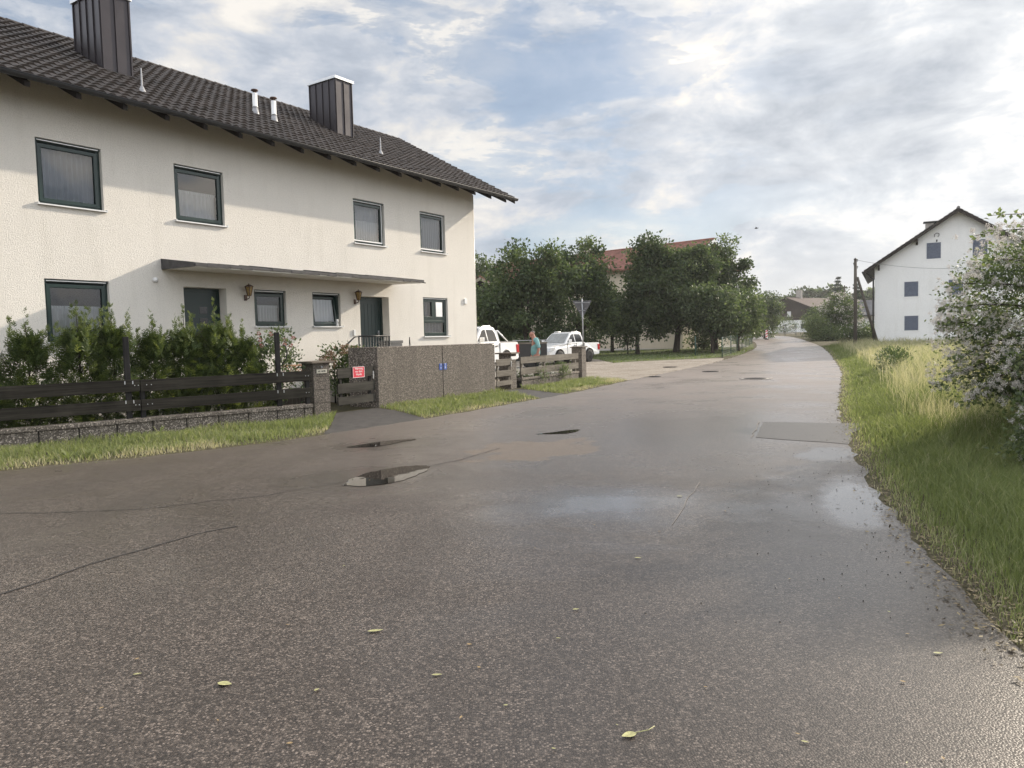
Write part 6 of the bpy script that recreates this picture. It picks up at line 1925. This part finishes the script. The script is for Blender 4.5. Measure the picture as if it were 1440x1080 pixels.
for i in range(46):
    y = 2.6 + 8.5 * r2.random() ** 1.6
    x = r2.uniform(-0.62, 0.60) * y
    if x > np.interp(y, [q[1] for q in RIGHT], [q[0] for q in RIGHT]) - 0.15: continue
    L = r2.uniform(0.012, 0.03)
    fallen(x, y, L, L * r2.uniform(0.35, 0.7), r2.uniform(0, 6.28), 'tiny scrap of dry leaf on the asphalt, one of many scattered alike', r2.choice((leafm, leafb, leafb)), 'tiny leaf scraps scattered on the asphalt', 0, 0.4)
grit = simple('dark_grit', (0.03, 0.028, 0.026), 0.7)
mb = MB()
for i in range(240):
    y = 4.0 + 9 * r2.random()
    xr = np.interp(y, [q[1] for q in RIGHT], [q[0] for q in RIGHT])
    x = xr - abs(r2.gauss(0, 0.8)) - 0.05
    s = r2.uniform(0.002, 0.006)
    mb.lathe([(s * .6, 0), (s, s * .5), (s * .5, s)], (x, y, 0.009), n=5, smooth=False)
mb.build('street_grit', grit, fix=False)['kind'] = 'stuff'
mb = MB(); mb.tube([(0, 0, 0.004), (0.03, 0.012, 0.012), (0.055, 0.03, 0.006)], 0.003, 5); mb.tube([(0.02, 0.01, 0.008), (0.03, -0.012, 0.01)], 0.002, 5)
o = mb.build('twig', M['bark'], loc=(-0.57, 2.62, 0.011)); tag(o, 'short dark forked twig on the asphalt at the front edge', 'twig')

# bird
mb = MB()
mb.tube([(-0.16, 0, 0), (-0.05, 0, 0.01), (0.06, 0, 0.015), (0.13, 0, 0.02), (0.17, 0, 0.015)], [0.012, 0.04, 0.045, 0.03, 0.006], 8)
for s in (-1, 1):
    mb.face([(0.07, s * 0.03, 0.02), (0.03, s * 0.22, 0.10), (-0.06, s * 0.42, 0.05), (-0.05, s * 0.2, 0.07), (-0.04, s * 0.03, 0.02)])
o = mb.build('bird', M['plastic'], fix=False, loc=(19.76, 60, 9.85)); o.rotation_euler = (0, R(10), R(150))
tag(o, 'small dark bird flying in the sky above the street bend', 'bird')

# ------------------------------------------------------------------ light
SUN_AZ, SUN_EL = 50.0, 22.4                              # degrees right of the view, above the horizon
sd = Vector((math.sin(R(SUN_AZ)) * math.cos(R(SUN_EL)), math.cos(R(SUN_AZ)) * math.cos(R(SUN_EL)), math.sin(R(SUN_EL))))
L = bpy.data.lights.new('sun', 'SUN'); L.energy = 3.8; L.angle = R(0.9); L.color = (1.0, 0.88, 0.72)
lo = bpy.data.objects.new('sun', L); COL.objects.link(lo)
lo.rotation_euler = sd.to_track_quat('Z', 'Y').to_euler(); lo.location = (20, 20, 30)

w = bpy.data.worlds.new('World'); SC.world = w; w.use_nodes = True
t = w.node_tree; t.nodes.clear()


class WT(NT):
    def __init__(s, t):
        s.t = t; s._tc = None; s.out = s.n('ShaderNodeOutputWorld')

    def co(s):
        if not s._tc: s._tc = s.n('ShaderNodeTexCoord')
        return s._tc.outputs['Generated']


q = WT(t)
sky = q.n('ShaderNodeTexSky', sky_type='NISHITA', sun_disc=False, sun_elevation=R(SUN_EL), sun_rotation=R(SUN_AZ), air_density=1.0, dust_density=1.2, ozone_density=1.5)
bg1 = q.n('ShaderNodeBackground'); bg1.inputs[1].default_value = 0.085
q.l(q.mix(0.35, sky.outputs[0], (3.2, 4.3, 6.0)), bg1.inputs[0])
sep = q.n('ShaderNodeSeparateXYZ'); q.l(q.co(), sep.inputs[0])
zc = q.math('MAXIMUM', sep.outputs[2], 0.0)
inv = q.math('DIVIDE', 1.0, q.math('ADD', zc, 0.16))
cmb = q.n('ShaderNodeCombineXYZ')
q.l(q.math('MULTIPLY', sep.outputs[0], inv), cmb.inputs[0]); q.l(q.math('MULTIPLY', sep.outputs[1], inv), cmb.inputs[1]); cmb.inputs[2].default_value = 3.7
pl = cmb.outputs[0]


def toward(d, p0, p1):
    """1 near the direction d, 0 away from it (cosine bounds)"""
    v = q.n('ShaderNodeVectorMath', operation='DOT_PRODUCT'); q.l(q.co(), v.inputs[0]); v.inputs[1].default_value = Vector(d).normalized()
    return q.ramp(v.outputs['Value'], [(p0, 0.0), (p1, 1.0)], 'EASE')


hole = q.math('MAXIMUM', toward((0.06, 0.965, 0.235), 0.975, 0.999), toward((0.19, 0.965, 0.185), 0.982, 0.9995))
flat = q.n('ShaderNodeMapping'); flat.inputs['Scale'].default_value = (2.6, 2.6, 8.4); flat.inputs['Location'].default_value = (3.1, 0.4, 5.2); flat.inputs['Rotation'].default_value = (0, R(-11), 0); q.l(q.co(), flat.inputs['Vector'])
fl = flat.outputs[0]
puff = q.n('ShaderNodeMapping'); puff.inputs['Scale'].default_value = (7.0, 7.0, 15.0); puff.inputs['Rotation'].default_value = (0, R(-14), 0); q.l(q.co(), puff.inputs['Vector'])
n1 = q.noise(1.0, 11, 0.57, 0.2, fl)
n2 = q.noise(3.1, 11, 0.62, 0.3, fl)
cov = q.math('ADD', q.math('MULTIPLY', n1, 0.62), q.math('MULTIPLY', n2, 0.38))
cov = q.math('SUBTRACT', q.math('ADD', cov, 0.055), q.math('MULTIPLY', hole, 0.045))
mask = q.ramp(cov, [(0.455, 0.30), (0.492, 0.50), (0.520, 0.88), (0.57, 0.99)], 'EASE')
n3 = q.noise(1.25, 11, 0.57, 0.2, fl)
n4 = q.noise(1.0, 11, 0.60, 0.25, puff.outputs[0])
dark = q.math('MAXIMUM', toward((0.44, 0.855, 0.29), 0.988, 0.9988), q.math('MULTIPLY', toward((0.51, 0.80, 0.315), 0.988, 0.9985), 0.8))
low = toward((0.40, 0.90, 0.135), 0.965, 0.998)
cream = toward((0.15, 0.965, 0.155), 0.97, 0.999)
shade = q.math('ADD', q.math('ADD', q.math('MULTIPLY', n3, 0.36), q.math('MULTIPLY', n4, 0.64)), q.math('SUBTRACT', q.math('ADD', q.math('MULTIPLY', dark, 0.055), q.math('MULTIPLY', low, 0.05)), q.math('MULTIPLY', cream, 0.03)))
ccol = q.ramp(shade, [(0.40, (0.74, 0.705, 0.65)), (0.455, (0.62, 0.605, 0.585)), (0.50, (0.50, 0.52, 0.555)), (0.55, (0.40, 0.435, 0.49)), (0.68, (0.25, 0.285, 0.345))])
sunny = toward(tuple(sd), 0.66, 1.0)
ccol = q.mix(1.0, ccol, q.mix(sunny, (0.98, 0.985, 1.0), (1.62, 1.53, 1.40)), 'MULTIPLY')
back = q.ramp(sep.outputs[1], [(0.30, 1.0), (0.62, 0.0)], 'EASE')     # clouds outside the view brightened as added fill light
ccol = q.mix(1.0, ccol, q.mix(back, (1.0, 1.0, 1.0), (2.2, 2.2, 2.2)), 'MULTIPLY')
hor = q.ramp(zc, [(0.0, 0.85), (0.14, 0.0)], 'EASE')
ccol = q.mix(hor, ccol, (0.60, 0.60, 0.595))
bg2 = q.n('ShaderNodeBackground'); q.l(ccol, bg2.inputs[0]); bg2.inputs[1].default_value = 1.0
mx = q.n('ShaderNodeMixShader')
mask = q.math('MAXIMUM', mask, q.math('MULTIPLY', toward(tuple(sd), 0.70, 0.93), 0.93))
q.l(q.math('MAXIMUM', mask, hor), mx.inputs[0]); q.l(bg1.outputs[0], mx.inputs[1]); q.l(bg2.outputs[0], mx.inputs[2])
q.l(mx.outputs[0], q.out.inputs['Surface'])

# ------------------------------------------------------------------ damp air
hz = bpy.data.materials.new('damp_air'); hz.use_nodes = True; hz.node_tree.nodes.clear()
ho = hz.node_tree.nodes.new('ShaderNodeOutputMaterial'); hv = hz.node_tree.nodes.new('ShaderNodeVolumePrincipled')
hv.inputs['Color'].default_value = (0.95, 0.97, 1.0, 1); hv.inputs['Density'].default_value = 0.00032; hv.inputs['Anisotropy'].default_value = 0.45
hz.node_tree.links.new(hv.outputs[0], ho.inputs['Volume'])
mb = MB(); mb.box(-1600, 1600, -400, 3200, -1.5, 24)
hb_ = mb.build('haze', hz); hb_['kind'] = 'stuff'

# ------------------------------------------------------------------ camera
F_PX, ROLL, PITCH = 1050.0, math.atan(0.025), math.atan(64 / 1050)
fw = Vector((0, math.cos(PITCH), -math.sin(PITCH))); u0 = Vector((0, math.sin(PITCH), math.cos(PITCH))); r0 = Vector((1, 0, 0))
rt = r0 * math.cos(ROLL) - u0 * math.sin(ROLL); up = r0 * math.sin(ROLL) + u0 * math.cos(ROLL)
cam = bpy.data.cameras.new('camera'); co = bpy.data.objects.new('camera', cam); COL.objects.link(co)
co.matrix_world = Matrix(((rt.x, up.x, -fw.x, 0), (rt.y, up.y, -fw.y, 0), (rt.z, up.z, -fw.z, 1.6), (0, 0, 0, 1)))
cam.sensor_fit = 'HORIZONTAL'; cam.sensor_width = 36.0; cam.lens = 36.0 * F_PX / 1440.0
cam.clip_start = 0.05; cam.clip_end = 6000
SC.camera = co

vs = SC.view_settings
vs.view_transform = 'Standard'; vs.look = 'None'; vs.gamma = 1.0; vs.use_curve_mapping = False; vs.exposure = 0.44
SC.cycles.max_bounces = 6; SC.cycles.diffuse_bounces = 3; SC.cycles.glossy_bounces = 3; SC.cycles.transparent_max_bounces = 12; SC.cycles.transmission_bounces = 3
SC.cycles.use_denoising = True
SC.cycles.caustics_reflective = False; SC.cycles.caustics_refractive = False
